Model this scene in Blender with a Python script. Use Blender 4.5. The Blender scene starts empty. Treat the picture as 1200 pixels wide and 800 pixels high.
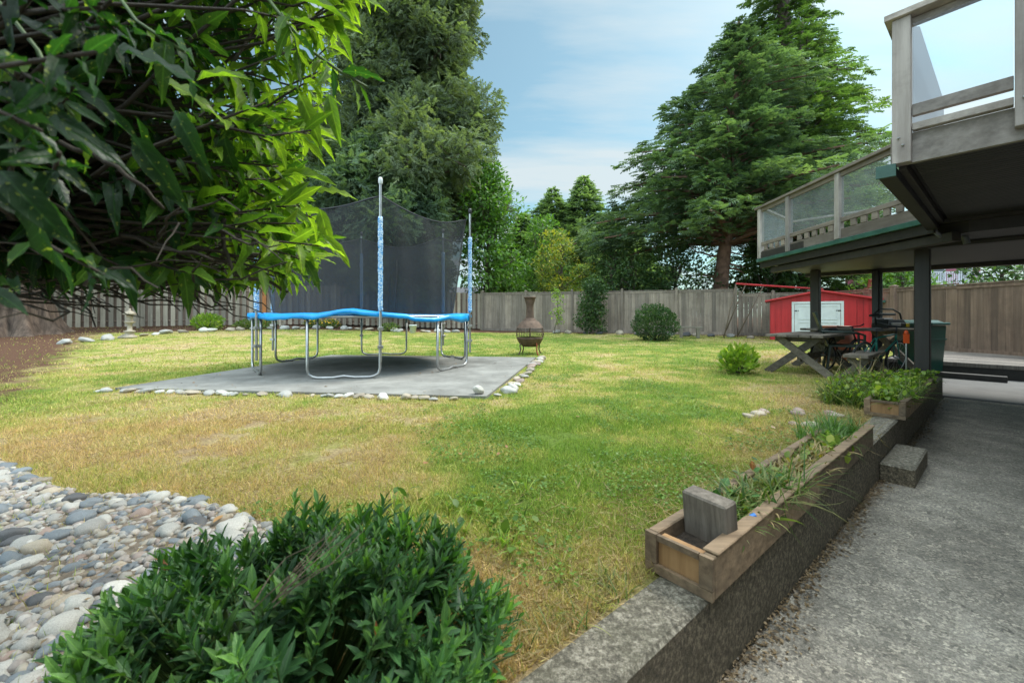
import bpy, math, random
import numpy as np
from mathutils import Vector, Matrix, noise
R = math.radians
random.seed(7); rng = np.random.default_rng(7)
scene = bpy.context.scene
COL = scene.collection
EYE = 0.87; F = 480.0; HOR = 370.0
def at(px, py, Y): return ((px-600)/F*Y, Y, EYE-(py-HOR)/F*Y)
AX = (0.771, 0.637)
def W(u, v, z=0.0): return (u*AX[0]-v*AX[1], u*AX[1]+v*AX[0], z)
def UV(x, y): return (x*AX[0]+y*AX[1], -x*AX[1]+y*AX[0])
WROT = math.atan2(AX[1], AX[0])
PATIO = -0.283
def sst(a, b, x):
    t = min(1, max(0, (x-a)/(b-a))); return t*t*(3-2*t)
def gz(x, y):
    z = 0.012*max(0, y-8)
    z += 0.22*sst(-3, -9, x)*sst(6, 15, y) + 0.10*sst(0,-4,x)*sst(12,18,y)
    u, v = UV(x, y)
    z += 0.012*noise.noise(Vector((x*.8, y*.8, 0)))*sst(.9, 1.6, v)
    return z
# ---------------------------------------------------------------- materials
def mat(name):
    m = bpy.data.materials.new(name); m.use_nodes = True
    nt = m.node_tree; nt.nodes.clear()
    out = nt.nodes.new('ShaderNodeOutputMaterial')
    b = nt.nodes.new('ShaderNodeBsdfPrincipled'); nt.links.new(b.outputs[0], out.inputs[0])
    return m, nt, b, out
def nn(nt, t, **k):
    n = nt.nodes.new(t)
    for a, v in k.items():
        if a.startswith('i_'):
            n.inputs[a[2:].replace('_', ' ')].default_value = v
        else: setattr(n, a, v)
    return n
def ramp(nt, fac, stops):
    r = nt.nodes.new('ShaderNodeValToRGB')
    e = r.color_ramp.elements
    while len(e) < len(stops): e.new(0.5)
    for i, (p, c) in enumerate(stops):
        e[i].position = p; e[i].color = (*c, 1) if len(c) == 3 else c
    nt.links.new(fac, r.inputs[0]); return r.outputs[0]
def coords(nt, scale=(1,1,1), rotz=0, kind='Object'):
    tc = nn(nt, 'ShaderNodeTexCoord'); mp = nn(nt, 'ShaderNodeMapping')
    mp.inputs['Scale'].default_value = scale; mp.inputs['Rotation'].default_value = (0, 0, rotz)
    nt.links.new(tc.outputs[kind], mp.inputs[0]); return mp.outputs[0]
def noi(nt, vec, scale, detail=4, rough=.55, out='Fac'):
    n = nn(nt, 'ShaderNodeTexNoise'); n.inputs['Scale'].default_value = scale
    n.inputs['Detail'].default_value = detail; n.inputs['Roughness'].default_value = rough
    nt.links.new(vec, n.inputs['Vector']); return n.outputs[out]
def mix(nt, fac, a, b, mode='MIX'):
    m = nn(nt, 'ShaderNodeMix', data_type='RGBA', blend_type=mode)
    for s, v in ((m.inputs['Factor'], fac), (m.inputs[6], a), (m.inputs[7], b)):
        if isinstance(v, (int, float)): s.default_value = v
        elif isinstance(v, tuple): s.default_value = (*v, 1) if len(v) == 3 else v
        else: nt.links.new(v, s)
    return m.outputs[2]
def mth(nt, op, a, b=0.0, c=None):
    m = nn(nt, 'ShaderNodeMath', operation=op)
    for i, v in enumerate((a, b) if c is None else (a, b, c)):
        if isinstance(v, (int, float)): m.inputs[i].default_value = v
        else: nt.links.new(v, m.inputs[i])
    return m.outputs[0]
def bump(nt, b, h, strength=.3, dist=.02):
    n = nn(nt, 'ShaderNodeBump'); n.inputs['Strength'].default_value = strength; n.inputs['Distance'].default_value = dist
    nt.links.new(h, n.inputs['Height']); nt.links.new(n.outputs[0], b.inputs['Normal'])
def attr(nt, name='rnd'):
    return nn(nt, 'ShaderNodeAttribute', attribute_name=name).outputs['Fac']
def simple(name, col, rough=.6, metal=0, var=.25, scale=6, bumps=.15):
    m, nt, b, o = mat(name)
    v = coords(nt); n = noi(nt, v, scale, 6)
    d = tuple(c*(1-var) for c in col); l = tuple(min(1, c*(1+var)) for c in col)
    nt.links.new(ramp(nt, n, [(.3, d), (.7, l)]), b.inputs['Base Color'])
    b.inputs['Roughness'].default_value = rough; b.inputs['Metallic'].default_value = metal
    if bumps: bump(nt, b, noi(nt, v, scale*6, 4), bumps, .01)
    return m
def wood(name, c1, c2, c3=None, rotz=0, axis=0, rough=.8, grain=40, stain=.5):
    m, nt, b, o = mat(name)
    s = [grain]*3; s[axis] = grain*.06
    v = coords(nt, tuple(s), rotz)
    add = nn(nt, 'ShaderNodeVectorMath', operation='ADD'); cmb = nn(nt, 'ShaderNodeCombineXYZ')
    r = attr(nt); sh = mth(nt, 'MULTIPLY', r, 37.0)
    for i in range(3): nt.links.new(sh, cmb.inputs[i])
    nt.links.new(v, add.inputs[0]); nt.links.new(cmb.outputs[0], add.inputs[1])
    g = noi(nt, add.outputs[0], 1.0, 6, .65)
    col = ramp(nt, g, [(.3, c1), (.68, c2)])
    col = mix(nt, 1.0, col, ramp(nt, r, [(0, (.62,.62,.62)), (1, (1.3,1.27,1.22))]), 'MULTIPLY')
    big = noi(nt, coords(nt), 2.3, 6, .7)
    col = mix(nt, mth(nt, 'MULTIPLY', ramp(nt, big, [(.45, (0,0,0)), (.7, (1,1,1))]), stain), col, c3 or tuple(c*.45 for c in c1))
    nt.links.new(col, b.inputs['Base Color']); b.inputs['Roughness'].default_value = rough
    bump(nt, b, g, .5, .004)
    return m
def leafmat(name, stops, trans=.35, rough=.45, spots=None, spec=.5, clump=1.2, thr=(.55,.62), veins=0, cl=(.7,1.3)):
    m, nt, b, o = mat(name)
    col = ramp(nt, attr(nt), stops)
    cn = noi(nt, coords(nt), clump, 4, .6)
    col = mix(nt, 1.0, col, ramp(nt, cn, [(.32, (cl[0],cl[0]*1.04,cl[0])), (.68, (cl[1],cl[1]*.97,cl[1]*.88))]), 'MULTIPLY')
    if veins:
        lx = mth(nt, 'ABSOLUTE', attr(nt, 'lx')); ly = attr(nt, 'ly')
        rib = mth(nt, 'SUBTRACT', 1.0, mth(nt, 'MINIMUM', mth(nt, 'DIVIDE', lx, .035), 1.0))
        sv = mth(nt, 'ABSOLUTE', mth(nt, 'SUBTRACT', mth(nt, 'FRACT', mth(nt, 'MULTIPLY', mth(nt, 'SUBTRACT', ly, mth(nt, 'MULTIPLY', lx, .9)), 8.0)), .5))
        sv = mth(nt, 'MULTIPLY', mth(nt, 'SUBTRACT', 1.0, mth(nt, 'MINIMUM', mth(nt, 'DIVIDE', sv, .10), 1.0)), .35)
        vv = mth(nt, 'MAXIMUM', rib, sv)
        col = mix(nt, mth(nt, 'MULTIPLY', vv, veins), col, mix(nt, 1.0, col, (2.6,2.3,2.2), 'MULTIPLY'))
        bl = ramp(nt, noi(nt, coords(nt), 22, 5, .7), [(.70, (0,0,0)), (.76, (.8,.8,.8))]); col = mix(nt, bl, col, (.10,.06,.02))
        rr_ = ramp(nt, noi(nt, coords(nt), 30, 4, .7), [(.3, (rough-.08,)*3), (.7, (min(1,rough+.22),)*3)]); nt.links.new(rr_, b.inputs['Roughness'])
        bump(nt, b, mth(nt, 'SUBTRACT', noi(nt, coords(nt), 60, 3), vv), .35, .003)
    if spots:
        sp = ramp(nt, noi(nt, coords(nt), 130, 2), [(thr[0], (0,0,0)), (thr[1], (1,1,1))])
        col = mix(nt, sp, col, spots)
    nt.links.new(col, b.inputs['Base Color'])
    if not veins: b.inputs['Roughness'].default_value = rough
    b.inputs['Specular IOR Level'].default_value = spec
    t = nn(nt, 'ShaderNodeBsdfTranslucent')
    tcol = mix(nt, 1.0, col, (1.5, 1.7, .55), 'MULTIPLY'); nt.links.new(tcol, t.inputs[0])
    ms = nn(nt, 'ShaderNodeMixShader'); ms.inputs[0].default_value = trans
    nt.links.new(b.outputs[0], ms.inputs[1]); nt.links.new(t.outputs[0], ms.inputs[2])
    nt.links.new(ms.outputs[0], o.inputs[0]); return m
def concrete(name, c1, c2, agg=0, stain=(.05,.05,.045), st=.6):
    m, nt, b, o = mat(name); v = coords(nt)
    col = ramp(nt, noi(nt, v, 3.0, 8, .7), [(.3, c1), (.7, c2)])
    big = ramp(nt, noi(nt, v, .9, 6, .65), [(.42, (0,0,0)), (.7, (1,1,1))])
    col = mix(nt, mth(nt, 'MULTIPLY', big, st), col, stain)
    h = noi(nt, v, 60, 4)
    if agg:
        vo = nn(nt, 'ShaderNodeTexVoronoi'); vo.inputs['Scale'].default_value = agg
        nt.links.new(v, vo.inputs['Vector'])
        sep = nn(nt, 'ShaderNodeSeparateColor'); nt.links.new(vo.outputs['Color'], sep.inputs[0])
        peb = ramp(nt, sep.outputs[0], [(0, (.4,.4,.4)), (.5, (.9,.88,.86)), (1, (2.1,2.05,1.95))])
        mask = ramp(nt, noi(nt, v, 14, 5, .7), [(.4, (.25,.25,.25)), (.6, (1,1,1))])
        peb = mix(nt, .12, peb, (1,1,1)); col = mix(nt, mask, col, mix(nt, 1.0, col, peb, 'MULTIPLY'))
        col = mix(nt, 1.0, col, ramp(nt, noi(nt, v, agg*1.7, 3, .8), [(.35, (.6,.6,.6)), (.65, (1.4,1.4,1.38))]), 'MULTIPLY')
        h = noi(nt, v, agg*1.2, 4, .7)
    if agg:
        wv_ = nn(nt, 'ShaderNodeVectorMath', operation='ADD'); nt.links.new(v, wv_.inputs[0])
        sc_ = nn(nt, 'ShaderNodeVectorMath', operation='SCALE'); sc_.inputs['Scale'].default_value = .35; nt.links.new(noi(nt, v, 2.5, 6, .7, 'Color'), sc_.inputs[0]); nt.links.new(sc_.outputs[0], wv_.inputs[1])
        ve = nn(nt, 'ShaderNodeTexVoronoi', feature='DISTANCE_TO_EDGE'); ve.inputs['Scale'].default_value = .42; nt.links.new(wv_.outputs[0], ve.inputs['Vector'])
        ck = ramp(nt, ve.outputs['Distance'], [(0, (1,1,1)), (.0035, (0,0,0))]); ckm = ramp(nt, noi(nt, v, 1.1, 3), [(.48, (0,0,0)), (.56, (1,1,1))])
        col = mix(nt, mth(nt, 'MULTIPLY', mth(nt, 'MULTIPLY', ck, ckm), .7), col, (.03,.028,.022))
        blot = ramp(nt, noi(nt, v, 5.5, 8, .8), [(.38, (.72,.71,.68)), (.62, (1.22,1.2,1.16))]); col = mix(nt, 1.0, col, blot, 'MULTIPLY')
    nt.links.new(col, b.inputs['Base Color']); b.inputs['Roughness'].default_value = .85
    bump(nt, b, h, .5, .006); return m
# ---------------------------------------------------------------- mesh builder
class MB:
    def __init__(s): s.v = []; s.f = []; s.r = []; s.M = Matrix.Identity(4)
    def _add(s, vs, fs, rnd=None):
        o = len(s.v); rn = random.random() if rnd is None else rnd
        for p in vs: s.v.append(tuple(s.M @ Vector(p))); s.r.append(rn)
        for f in fs: s.f.append(tuple(i+o for i in f))
    def box(s, c, size, rz=0, rot=None, taper=1.0, rnd=None, bev=0.0):
        hx, hy, hz = size[0]/2, size[1]/2, size[2]/2
        Mr = (rot if rot is not None else Matrix.Rotation(rz, 3, 'Z'))
        c = Vector(c)
        e = min(bev or .06*min(size), .012)
        vs = []; fs = []
        # bevelled box: 24 verts
        idx = {}
        for sx in (-1,1):
            for sy in (-1,1):
                for sz in (-1,1):
                    t = taper if sz > 0 else 1
                    for ax in range(3):
                        p = [sx*(hx-e), sy*(hy-e), sz*(hz-e)]
                        p[ax] += (sx,sy,sz)[ax]*e
                        p[0] *= t; p[1] *= t
                        idx[(sx,sy,sz,ax)] = len(vs); vs.append(c + Mr @ Vector(p))
        def q(a,b,c_,d): fs.append((a,b,c_,d))
        for ax in range(3):
            o1, o2 = [(1,2),(2,0),(0,1)][ax]
            for sg in (-1,1):
                pts = []
                for a, b_ in ((-1,-1),(1,-1),(1,1),(-1,1)):
                    k = [0,0,0]; k[ax] = sg; k[o1] = a; k[o2] = b_
                    pts.append(idx[(*k, ax)])
                fs.append(tuple(pts if sg > 0 else pts[::-1]))
        for ax in range(3):   # edges along ax
            o1, o2 = [(1,2),(2,0),(0,1)][ax]
            for a in (-1,1):
                for b_ in (-1,1):
                    k1 = [0,0,0]; k1[ax] = -1; k1[o1] = a; k1[o2] = b_
                    k2 = list(k1); k2[ax] = 1
                    p = (idx[(*k1,o1)], idx[(*k2,o1)], idx[(*k2,o2)], idx[(*k1,o2)])
                    fs.append(p if a*b_ < 0 else p[::-1])
        for sx in (-1,1):
            for sy in (-1,1):
                for sz in (-1,1):
                    p = tuple(idx[(sx,sy,sz,a)] for a in range(3))
                    fs.append(p if sx*sy*sz > 0 else p[::-1])
        s._add(vs, fs, rnd)
    def tube(s, pts, rad, n=8, cap=True, rnd=None):
        pts = [Vector(p) for p in pts]
        if not hasattr(rad, '__len__'): rad = [rad]*len(pts)
        vs = []; fs = []
        up = Vector((0,0,1)); prev = None
        for i, p in enumerate(pts):
            t = (pts[min(i+1, len(pts)-1)]-pts[max(i-1, 0)])
            t = t.normalized() if t.length > 1e-9 else up
            a = prev if prev is not None else (Vector((1,0,0)) if abs(t.x) < .8 else Vector((0,1,0)))
            a = (a - t*a.dot(t)).normalized(); prev = a; b = t.cross(a)
            for k in range(n):
                an = 2*math.pi*k/n
                vs.append(p + (a*math.cos(an)+b*math.sin(an))*rad[i])
        for i in range(len(pts)-1):
            for k in range(n):
                k2 = (k+1) % n
                fs.append((i*n+k, i*n+k2, (i+1)*n+k2, (i+1)*n+k))
        if cap: fs.append(tuple(range(n))[::-1]); fs.append(tuple((len(pts)-1)*n+k for k in range(n)))
        s._add(vs, fs, rnd)
    def lathe(s, c, prof, n=20, rnd=None, wob=0):
        vs = []; fs = []
        for r, z in prof:
            for k in range(n):
                a = 2*math.pi*k/n; rr = r*(1+wob*noise.noise(Vector((math.cos(a)*2, math.sin(a)*2, z*6))))
                vs.append((c[0]+rr*math.cos(a), c[1]+rr*math.sin(a), c[2]+z))
        for i in range(len(prof)-1):
            for k in range(n):
                k2 = (k+1) % n; fs.append((i*n+k, i*n+k2, (i+1)*n+k2, (i+1)*n+k))
        s._add(vs, fs, rnd)
    def poly(s, pts, th=None, rnd=None):   # pts: list of 3D coplanar pts; th: Vector offset
        n = len(pts)
        if th is None: s._add(pts, [tuple(range(n))], rnd); return
        t = Vector(th); vs = [Vector(p) for p in pts] + [Vector(p)+t for p in pts]
        fs = [tuple(range(n))[::-1], tuple(range(n, 2*n))]
        for k in range(n): fs.append((k, (k+1) % n, n+(k+1) % n, n+k))
        s._add(vs, fs, rnd)
    def mesh(s, name, off=(0,0,0), smooth=False):
        me = bpy.data.meshes.new(name)
        vs = [(a-off[0], b-off[1], c-off[2]) for a, b, c in s.v]
        me.from_pydata(vs, [], s.f)
        at_ = me.attributes.new('rnd', 'FLOAT', 'POINT'); at_.data.foreach_set('value', s.r)
        if smooth: me.polygons.foreach_set('use_smooth', [True]*len(me.polygons))
        me.update(); return me
def link(o):
    COL.objects.link(o); return o
def thing(name, label, cat, loc=(0,0,0), group=None, kind=None):
    o = bpy.data.objects.new(name, None); link(o); o.location = loc; o.empty_display_size = .2
    props(o, label, cat, group, kind); return o
def props(o, label=None, cat=None, group=None, kind=None):
    if label: o['label'] = label
    if cat: o['category'] = cat
    if group: o['group'] = group
    if kind: o['kind'] = kind
    return o
def wloc(o):
    l = Vector(o.location)
    while o.parent: o = o.parent; l += Vector(o.location)
    return l
def part(name, mb, m, parent, label=None, smooth=False, me=None):
    if me is None: me = mb.mesh(name, wloc(parent), smooth)
    me.materials.append(m) if not me.materials else None
    o = bpy.data.objects.new(name, me); link(o); o.parent = parent
    if label: o['label'] = label
    return o
def single(name, mb, m, label=None, cat=None, group=None, kind=None, loc=(0,0,0), smooth=False, me=None):
    if me is None: me = mb.mesh(name, loc, smooth)
    if not me.materials: me.materials.append(m)
    o = bpy.data.objects.new(name, me); link(o); o.location = loc
    return props(o, label, cat, group, kind)
def copy_tree(o, parent=None):
    c = o.copy(); COL.objects.link(c); c.parent = parent
    for ch in [x for x in bpy.data.objects if x.parent == o]: copy_tree(ch, c)
    return c
# ---------------------------------------------------------------- leaf scatter (numpy)
def mkleaf(n=6, droop=.22, fold=.07, wave=.02, peak=.45, maxw=.5):
    vs = []; fs = []
    for i in range(n+1):
        y = i/n; w_ = maxw*(math.sin(math.pi*min(1, (y+.02)**(math.log(.5)/math.log(peak))))**.85) if 0 < i < n else 0
        zc = -droop*y*y
        if i in (0, n): vs.append((0, y, zc))
        else:
            q = wave*(1 if i % 2 else -1)
            vs += [(-w_*.5, y+.02, zc+fold*w_*2+q), (0, y, zc), (w_*.5, y+.02, zc+fold*w_*2-q)]
    fs.append((0,2,1)); fs.append((0,3,2))
    for i in range(1, n-1):
        o = 1+3*(i-1); fs += [(o,o+1,o+4,o+3),(o+1,o+2,o+5,o+4)]
    o = 1+3*(n-2); fs += [(o,o+1,o+3),(o+1,o+2,o+3)]
    return np.array(vs), fs
BIGLEAF = mkleaf()
LEAF = (np.array([(0,0,0),(-.2,.25,.02),(0,.25,-.03),(.2,.25,.02),(-.24,.55,.0),(0,.55,-.05),(.24,.55,.0),(-.12,.82,-.06),(0,.82,-.1),(.12,.82,-.06),(0,1,-.17)]),
        [(0,2,1),(0,3,2),(1,2,5,4),(2,3,6,5),(4,5,8,7),(5,6,9,8),(7,8,10),(8,9,10)])
SMALL = (np.array([(0,0,0),(-.25,.5,.05),(0,1,0),(.25,.5,.05)]), [(0,3,2,1)])
BLADE = (np.array([(-.5,0,0),(.5,0,0),(.3,.55,.12),(-.3,.55,.12),(0,1,.4)]), [(0,1,2,3),(3,2,4)])
def frond(n=5):
    vs = []; fs = []
    for i in range(n):
        y = i/n
        L = .42*(1-y*.75)
        for sx in (-1, 1):
            o = len(vs)
            vs += [(0, y, -.12*y*y), (sx*L, y+.2+.1*(i % 2), -.12*y*y-.1), (sx*.05, y+.24, -.12*y*y+.03)]
            fs.append((o, o+1, o+2) if sx > 0 else (o, o+2, o+1))
    o = len(vs); vs += [(-.06, .7, -.06), (.06, .7, -.06), (0, 1.1, -.2)]; fs.append((o, o+1, o+2))
    return np.array(vs), fs
FROND = frond()
def norm(a): return a/np.maximum(np.linalg.norm(a, axis=1, keepdims=True), 1e-9)
def scatter(name, P, D, N, S, tmpl, wid=1.0, rnd=None, off=(0,0,0), curl=None):
    tv, tf = tmpl; n = len(P); k = len(tv)
    D = norm(D); B = norm(np.cross(D, N)); N = np.cross(B, D)
    S = np.asarray(S).reshape(n,1,1); wid = np.asarray(wid).reshape(-1,1,1) if hasattr(wid, '__len__') else wid
    z = tv[None,:,2:3]
    if curl is not None: z = z*np.asarray(curl).reshape(n,1,1)
    V = P[:,None,:] + S*(tv[None,:,0:1]*wid*B[:,None,:] + tv[None,:,1:2]*D[:,None,:] + z*N[:,None,:])
    V = V.reshape(-1,3) - np.array(off)
    li = np.concatenate([np.array(f) for f in tf]); ls = np.array([len(f) for f in tf])
    loops = (li[None,:] + (np.arange(n)*k)[:,None]).ravel()
    tot = np.tile(ls, n); start = np.concatenate([[0], np.cumsum(tot)[:-1]])
    me = bpy.data.meshes.new(name)
    me.vertices.add(len(V)); me.vertices.foreach_set('co', V.astype(np.float32).ravel())
    me.loops.add(len(loops)); me.loops.foreach_set('vertex_index', loops.astype(np.int32))
    me.polygons.add(len(tot)); me.polygons.foreach_set('loop_start', start.astype(np.int32))
    me.polygons.foreach_set('use_smooth', np.ones(len(tot), dtype=bool))
    me.update(calc_edges=True)
    if rnd is None: rnd = rng.random(n)
    a = me.attributes.new('rnd', 'FLOAT', 'POINT'); a.data.foreach_set('value', np.repeat(rnd, k).astype(np.float32))
    if len(tv) > 6 and tmpl is not FROND:
        for nm, ax in (('lx', 0), ('ly', 1)):
            a = me.attributes.new(nm, 'FLOAT', 'POINT'); a.data.foreach_set('value', np.tile(tv[:,ax], n).astype(np.float32))
    me.validate(); return me
def rdir(n): return norm(rng.normal(size=(n,3)))
# ---------------------------------------------------------------- material set
M = {}
M['conc_pad'] = concrete('pad_concrete', (.17,.165,.15), (.30,.29,.265), 0, (.09,.085,.075), .8)
M['conc_patio'] = concrete('patio_aggregate', (.17,.155,.135), (.27,.25,.22), 115, (.095,.087,.073), .7)
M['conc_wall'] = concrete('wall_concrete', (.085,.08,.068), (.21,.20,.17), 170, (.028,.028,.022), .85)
M['conc_slab'] = concrete('slab_concrete', (.13,.125,.125), (.20,.195,.19), 0, (.1,.1,.1), .5)
def mossy():
    m, nt, b, o = mat('lichen_concrete'); v = coords(nt)
    base = ramp(nt, noi(nt, v, 58, 6, .8), [(.38, (.05,.046,.036)), (.50, (.14,.125,.10)), (.62, (.34,.315,.265))])
    lich = ramp(nt, noi(nt, v, 9, 7, .75), [(.48, (0,0,0)), (.6, (1,1,1))])
    col = mix(nt, mth(nt, 'MULTIPLY', lich, .45), base, (.075,.07,.045))
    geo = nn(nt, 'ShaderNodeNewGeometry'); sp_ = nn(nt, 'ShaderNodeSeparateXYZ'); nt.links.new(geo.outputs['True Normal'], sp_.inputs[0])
    moss_shade = ramp(nt, sp_.outputs[2], [(.2, (.66,.58,.47)), (.7, (1,.98,.93))])   # upright faces tinted darker and browner: moss, plus house shade put into the colour
    nt.links.new(mix(nt, 1.0, col, moss_shade, 'MULTIPLY'), b.inputs['Base Color']); b.inputs['Roughness'].default_value = .9
    bump(nt, b, noi(nt, v, 55, 6, .8), .8, .012); return m
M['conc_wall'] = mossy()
M['planter'] = wood('planter_wood', (.10,.065,.038), (.25,.175,.11), (.05,.042,.03), -WROT, 0, stain=.65)
M['planter_end'] = wood('planter_end_wood', (.20,.105,.04), (.36,.21,.095), (.09,.055,.03), -WROT, 2, grain=25, stain=.5)
M['greywood'] = wood('weathered_wood', (.10,.085,.075), (.28,.25,.225), (.05,.042,.038), 0, 2, stain=.6, grain=30)
M['blockwood'] = wood('grey_block_wood', (.10,.078,.058), (.30,.255,.21), (.05,.038,.028), 0, 2, stain=.75, grain=42)
M['fence_grey'] = wood('grey_fence_board', (.205,.165,.13), (.37,.31,.26), (.13,.10,.08), 0, 2, grain=12, stain=.5)
M['fence_brown'] = wood('brown_fence_board', (.15,.10,.075), (.29,.205,.155), (.10,.07,.055), 0, 2, grain=12, stain=.5)
M['picket'] = wood('pale_fence_board', (.26,.22,.17), (.44,.38,.31), (.16,.13,.10), 0, 2, grain=12, stain=.4)
M['orangewood'] = wood('new_orange_board', (.35,.13,.04), (.5,.2,.07), None, 0, 2, grain=12, stain=.2)
M['deckwood'] = wood('deck_weathered_wood', (.23,.20,.185), (.44,.40,.375), (.10,.075,.06), 0, 2, grain=16, stain=.45)
M['deckwood_u'] = wood('deck_weathered_wood_across', (.23,.20,.18), (.47,.42,.385), (.085,.065,.05), -WROT, 1, grain=16, stain=.5)
M['deckwood_y'] = wood('deck_weathered_wood_along', (.17,.135,.11), (.34,.285,.24), (.08,.06,.045), 0, 1, grain=16, stain=.55)
M['darkwood'] = wood('dark_stained_wood', (.022,.018,.016), (.045,.037,.033), (.012,.010,.010), -WROT, 0, rough=.6, grain=14, stain=.4)
M['darkpost'] = wood('dark_post_wood', (.032,.026,.023), (.06,.05,.044), None, 0, 2, rough=.6, grain=14, stain=.4)
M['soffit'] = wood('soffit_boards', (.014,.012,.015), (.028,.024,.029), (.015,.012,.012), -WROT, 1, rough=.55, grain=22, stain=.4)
M['table'] = wood('table_wood', (.09,.075,.06), (.22,.19,.155), (.04,.034,.03), -WROT, 0, stain=.5, grain=25)
M['green_trim'] = simple('green_gutter_paint', (.035,.10,.075), .4, 0, .3, 5)
M['steel'] = simple('galvanised_steel', (.42,.42,.42), .38, .85, .2, 8, .05)
M['black'] = simple('black_plastic', (.015,.015,.016), .45, 0, .3, 10)
M['rust'] = simple('rusted_cast_iron', (.13,.085,.06), .8, .2, .35, 9, .4)
M['redrust'] = simple('red_rust_leg', (.28,.07,.03), .8, 0, .3, 9)
M['redpaint'] = wood('red_shed_paint', (.36,.012,.016), (.50,.022,.028), (.22,.012,.012), 0, 2, rough=.5, grain=10, stain=.35)
M['redroof'] = simple('red_roof_trim', (.5,.03,.035), .5, 0, .2, 6)
M['white'] = simple('white_door_paint', (.62,.66,.66), .5, 0, .08, 5, .1)
M['terracotta'] = simple('terracotta', (.26,.085,.05), .6, 0, .3, 6, .2)
M['bingreen'] = simple('green_bin_plastic', (.006,.06,.045), .35, 0, .15, 4, .05)
M['teal'] = simple('teal_bike_paint', (.01,.16,.13), .3, .2, .1, 8, 0)
M['rubber'] = simple('tyre_rubber', (.02,.02,.02), .8, 0, .2, 12)
M['orange'] = simple('orange_plastic', (.75,.09,.01), .4, 0, .1, 5, 0)
M['greybox'] = simple('grey_plastic', (.13,.13,.15), .5, 0, .2, 5)
M['darkgreen'] = simple('dark_green_plastic', (.012,.028,.022), .4, 0, .2, 6, .05)
M['stonebench'] = concrete('bench_stone', (.16,.14,.11), (.3,.27,.22), 0, (.08,.08,.05), .5)
M['bark'] = simple('tree_bark', (.10,.075,.06), .9, 0, .45, 7, .8)
M['cedarbark'] = wood('fluted_cedar_bark', (.055,.036,.027), (.27,.19,.145), (.05,.034,.026), 0, 2, rough=.95, grain=9, stain=.6)
M['bedsoil'] = simple('bed_gravelly_soil', (.17,.135,.10), .95, 0, .5, 30, .8)
M['barkred'] = simple('reddish_bark', (.17,.095,.065), .9, 0, .4, 5, .8)
M['twig'] = simple('dark_twig', (.045,.035,.025), .8, 0, .4, 30, .3)
M['twigpale'] = simple('pale_twig', (.16,.12,.085), .8, 0, .4, 30, .3)
M['stem'] = simple('green_stem', (.07,.12,.03), .5, 0, .3, 20, .1)
M['soil'] = simple('potting_soil', (.045,.032,.022), .95, 0, .5, 30, .8)
M['pinkwall'] = simple('maroon_siding', (.22,.06,.09), .7, 0, .15, 3)
M['whitewall'] = simple('pale_siding', (.55,.57,.62), .7, 0, .1, 3)
M['roofing'] = simple('grey_roofing', (.12,.12,.13), .9, 0, .3, 5)
M['yellow'] = simple('yellow_plastic', (.6,.42,.02), .5, 0, .1, 5, 0)
M['bluepl'] = simple('blue_plastic', (.02,.16,.5), .4, 0, .1, 5, 0)
def stonemat(n, c):
    m, nt, b, o = mat(n)
    v = coords(nt); oi = nn(nt, 'ShaderNodeObjectInfo')
    col = ramp(nt, noi(nt, v, 14, 5, .6), [(.3, tuple(x*.72 for x in c)), (.7, tuple(x*1.2 for x in c))])
    r = mth(nt, 'ADD', mth(nt, 'MULTIPLY', oi.outputs['Random'], .5), mth(nt, 'MULTIPLY', attr(nt), .5))
    col = mix(nt, 1.0, col, ramp(nt, r, [(0, (.7,.7,.7)), (1, (1.25,1.25,1.22))]), 'MULTIPLY')
    nt.links.new(col, b.inputs['Base Color']); b.inputs['Roughness'].default_value = .62
    bump(nt, b, noi(nt, v, 60, 3), .2, .003); return m
STONES = {'pale grey': stonemat('stone_pale', (.33,.32,.30)), 'blue grey': stonemat('stone_blue', (.15,.17,.19)),
          'tan': stonemat('stone_tan', (.32,.27,.21)), 'dark grey': stonemat('stone_dark', (.085,.085,.09)), 'off white': stonemat('stone_white', (.46,.44,.41)),
          'pinkish brown': stonemat('stone_pink', (.26,.19,.16))}
def mixedstone():
    m, nt, b, o = mat('stone_mixed'); v = coords(nt)
    r = attr(nt); col = ramp(nt, r, [(0, (.11,.115,.12)), (.2, (.17,.19,.21)), (.4, (.30,.26,.20)), (.6, (.30,.29,.27)), (.8, (.24,.19,.165)), (1, (.44,.42,.39))])
    col = mix(nt, 1.0, col, ramp(nt, noi(nt, v, 30, 5, .6), [(.3, (.75,.75,.75)), (.7, (1.2,1.2,1.2))]), 'MULTIPLY')
    nt.links.new(col, b.inputs['Base Color']); b.inputs['Roughness'].default_value = .65; return m
MIXED = mixedstone()
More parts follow.
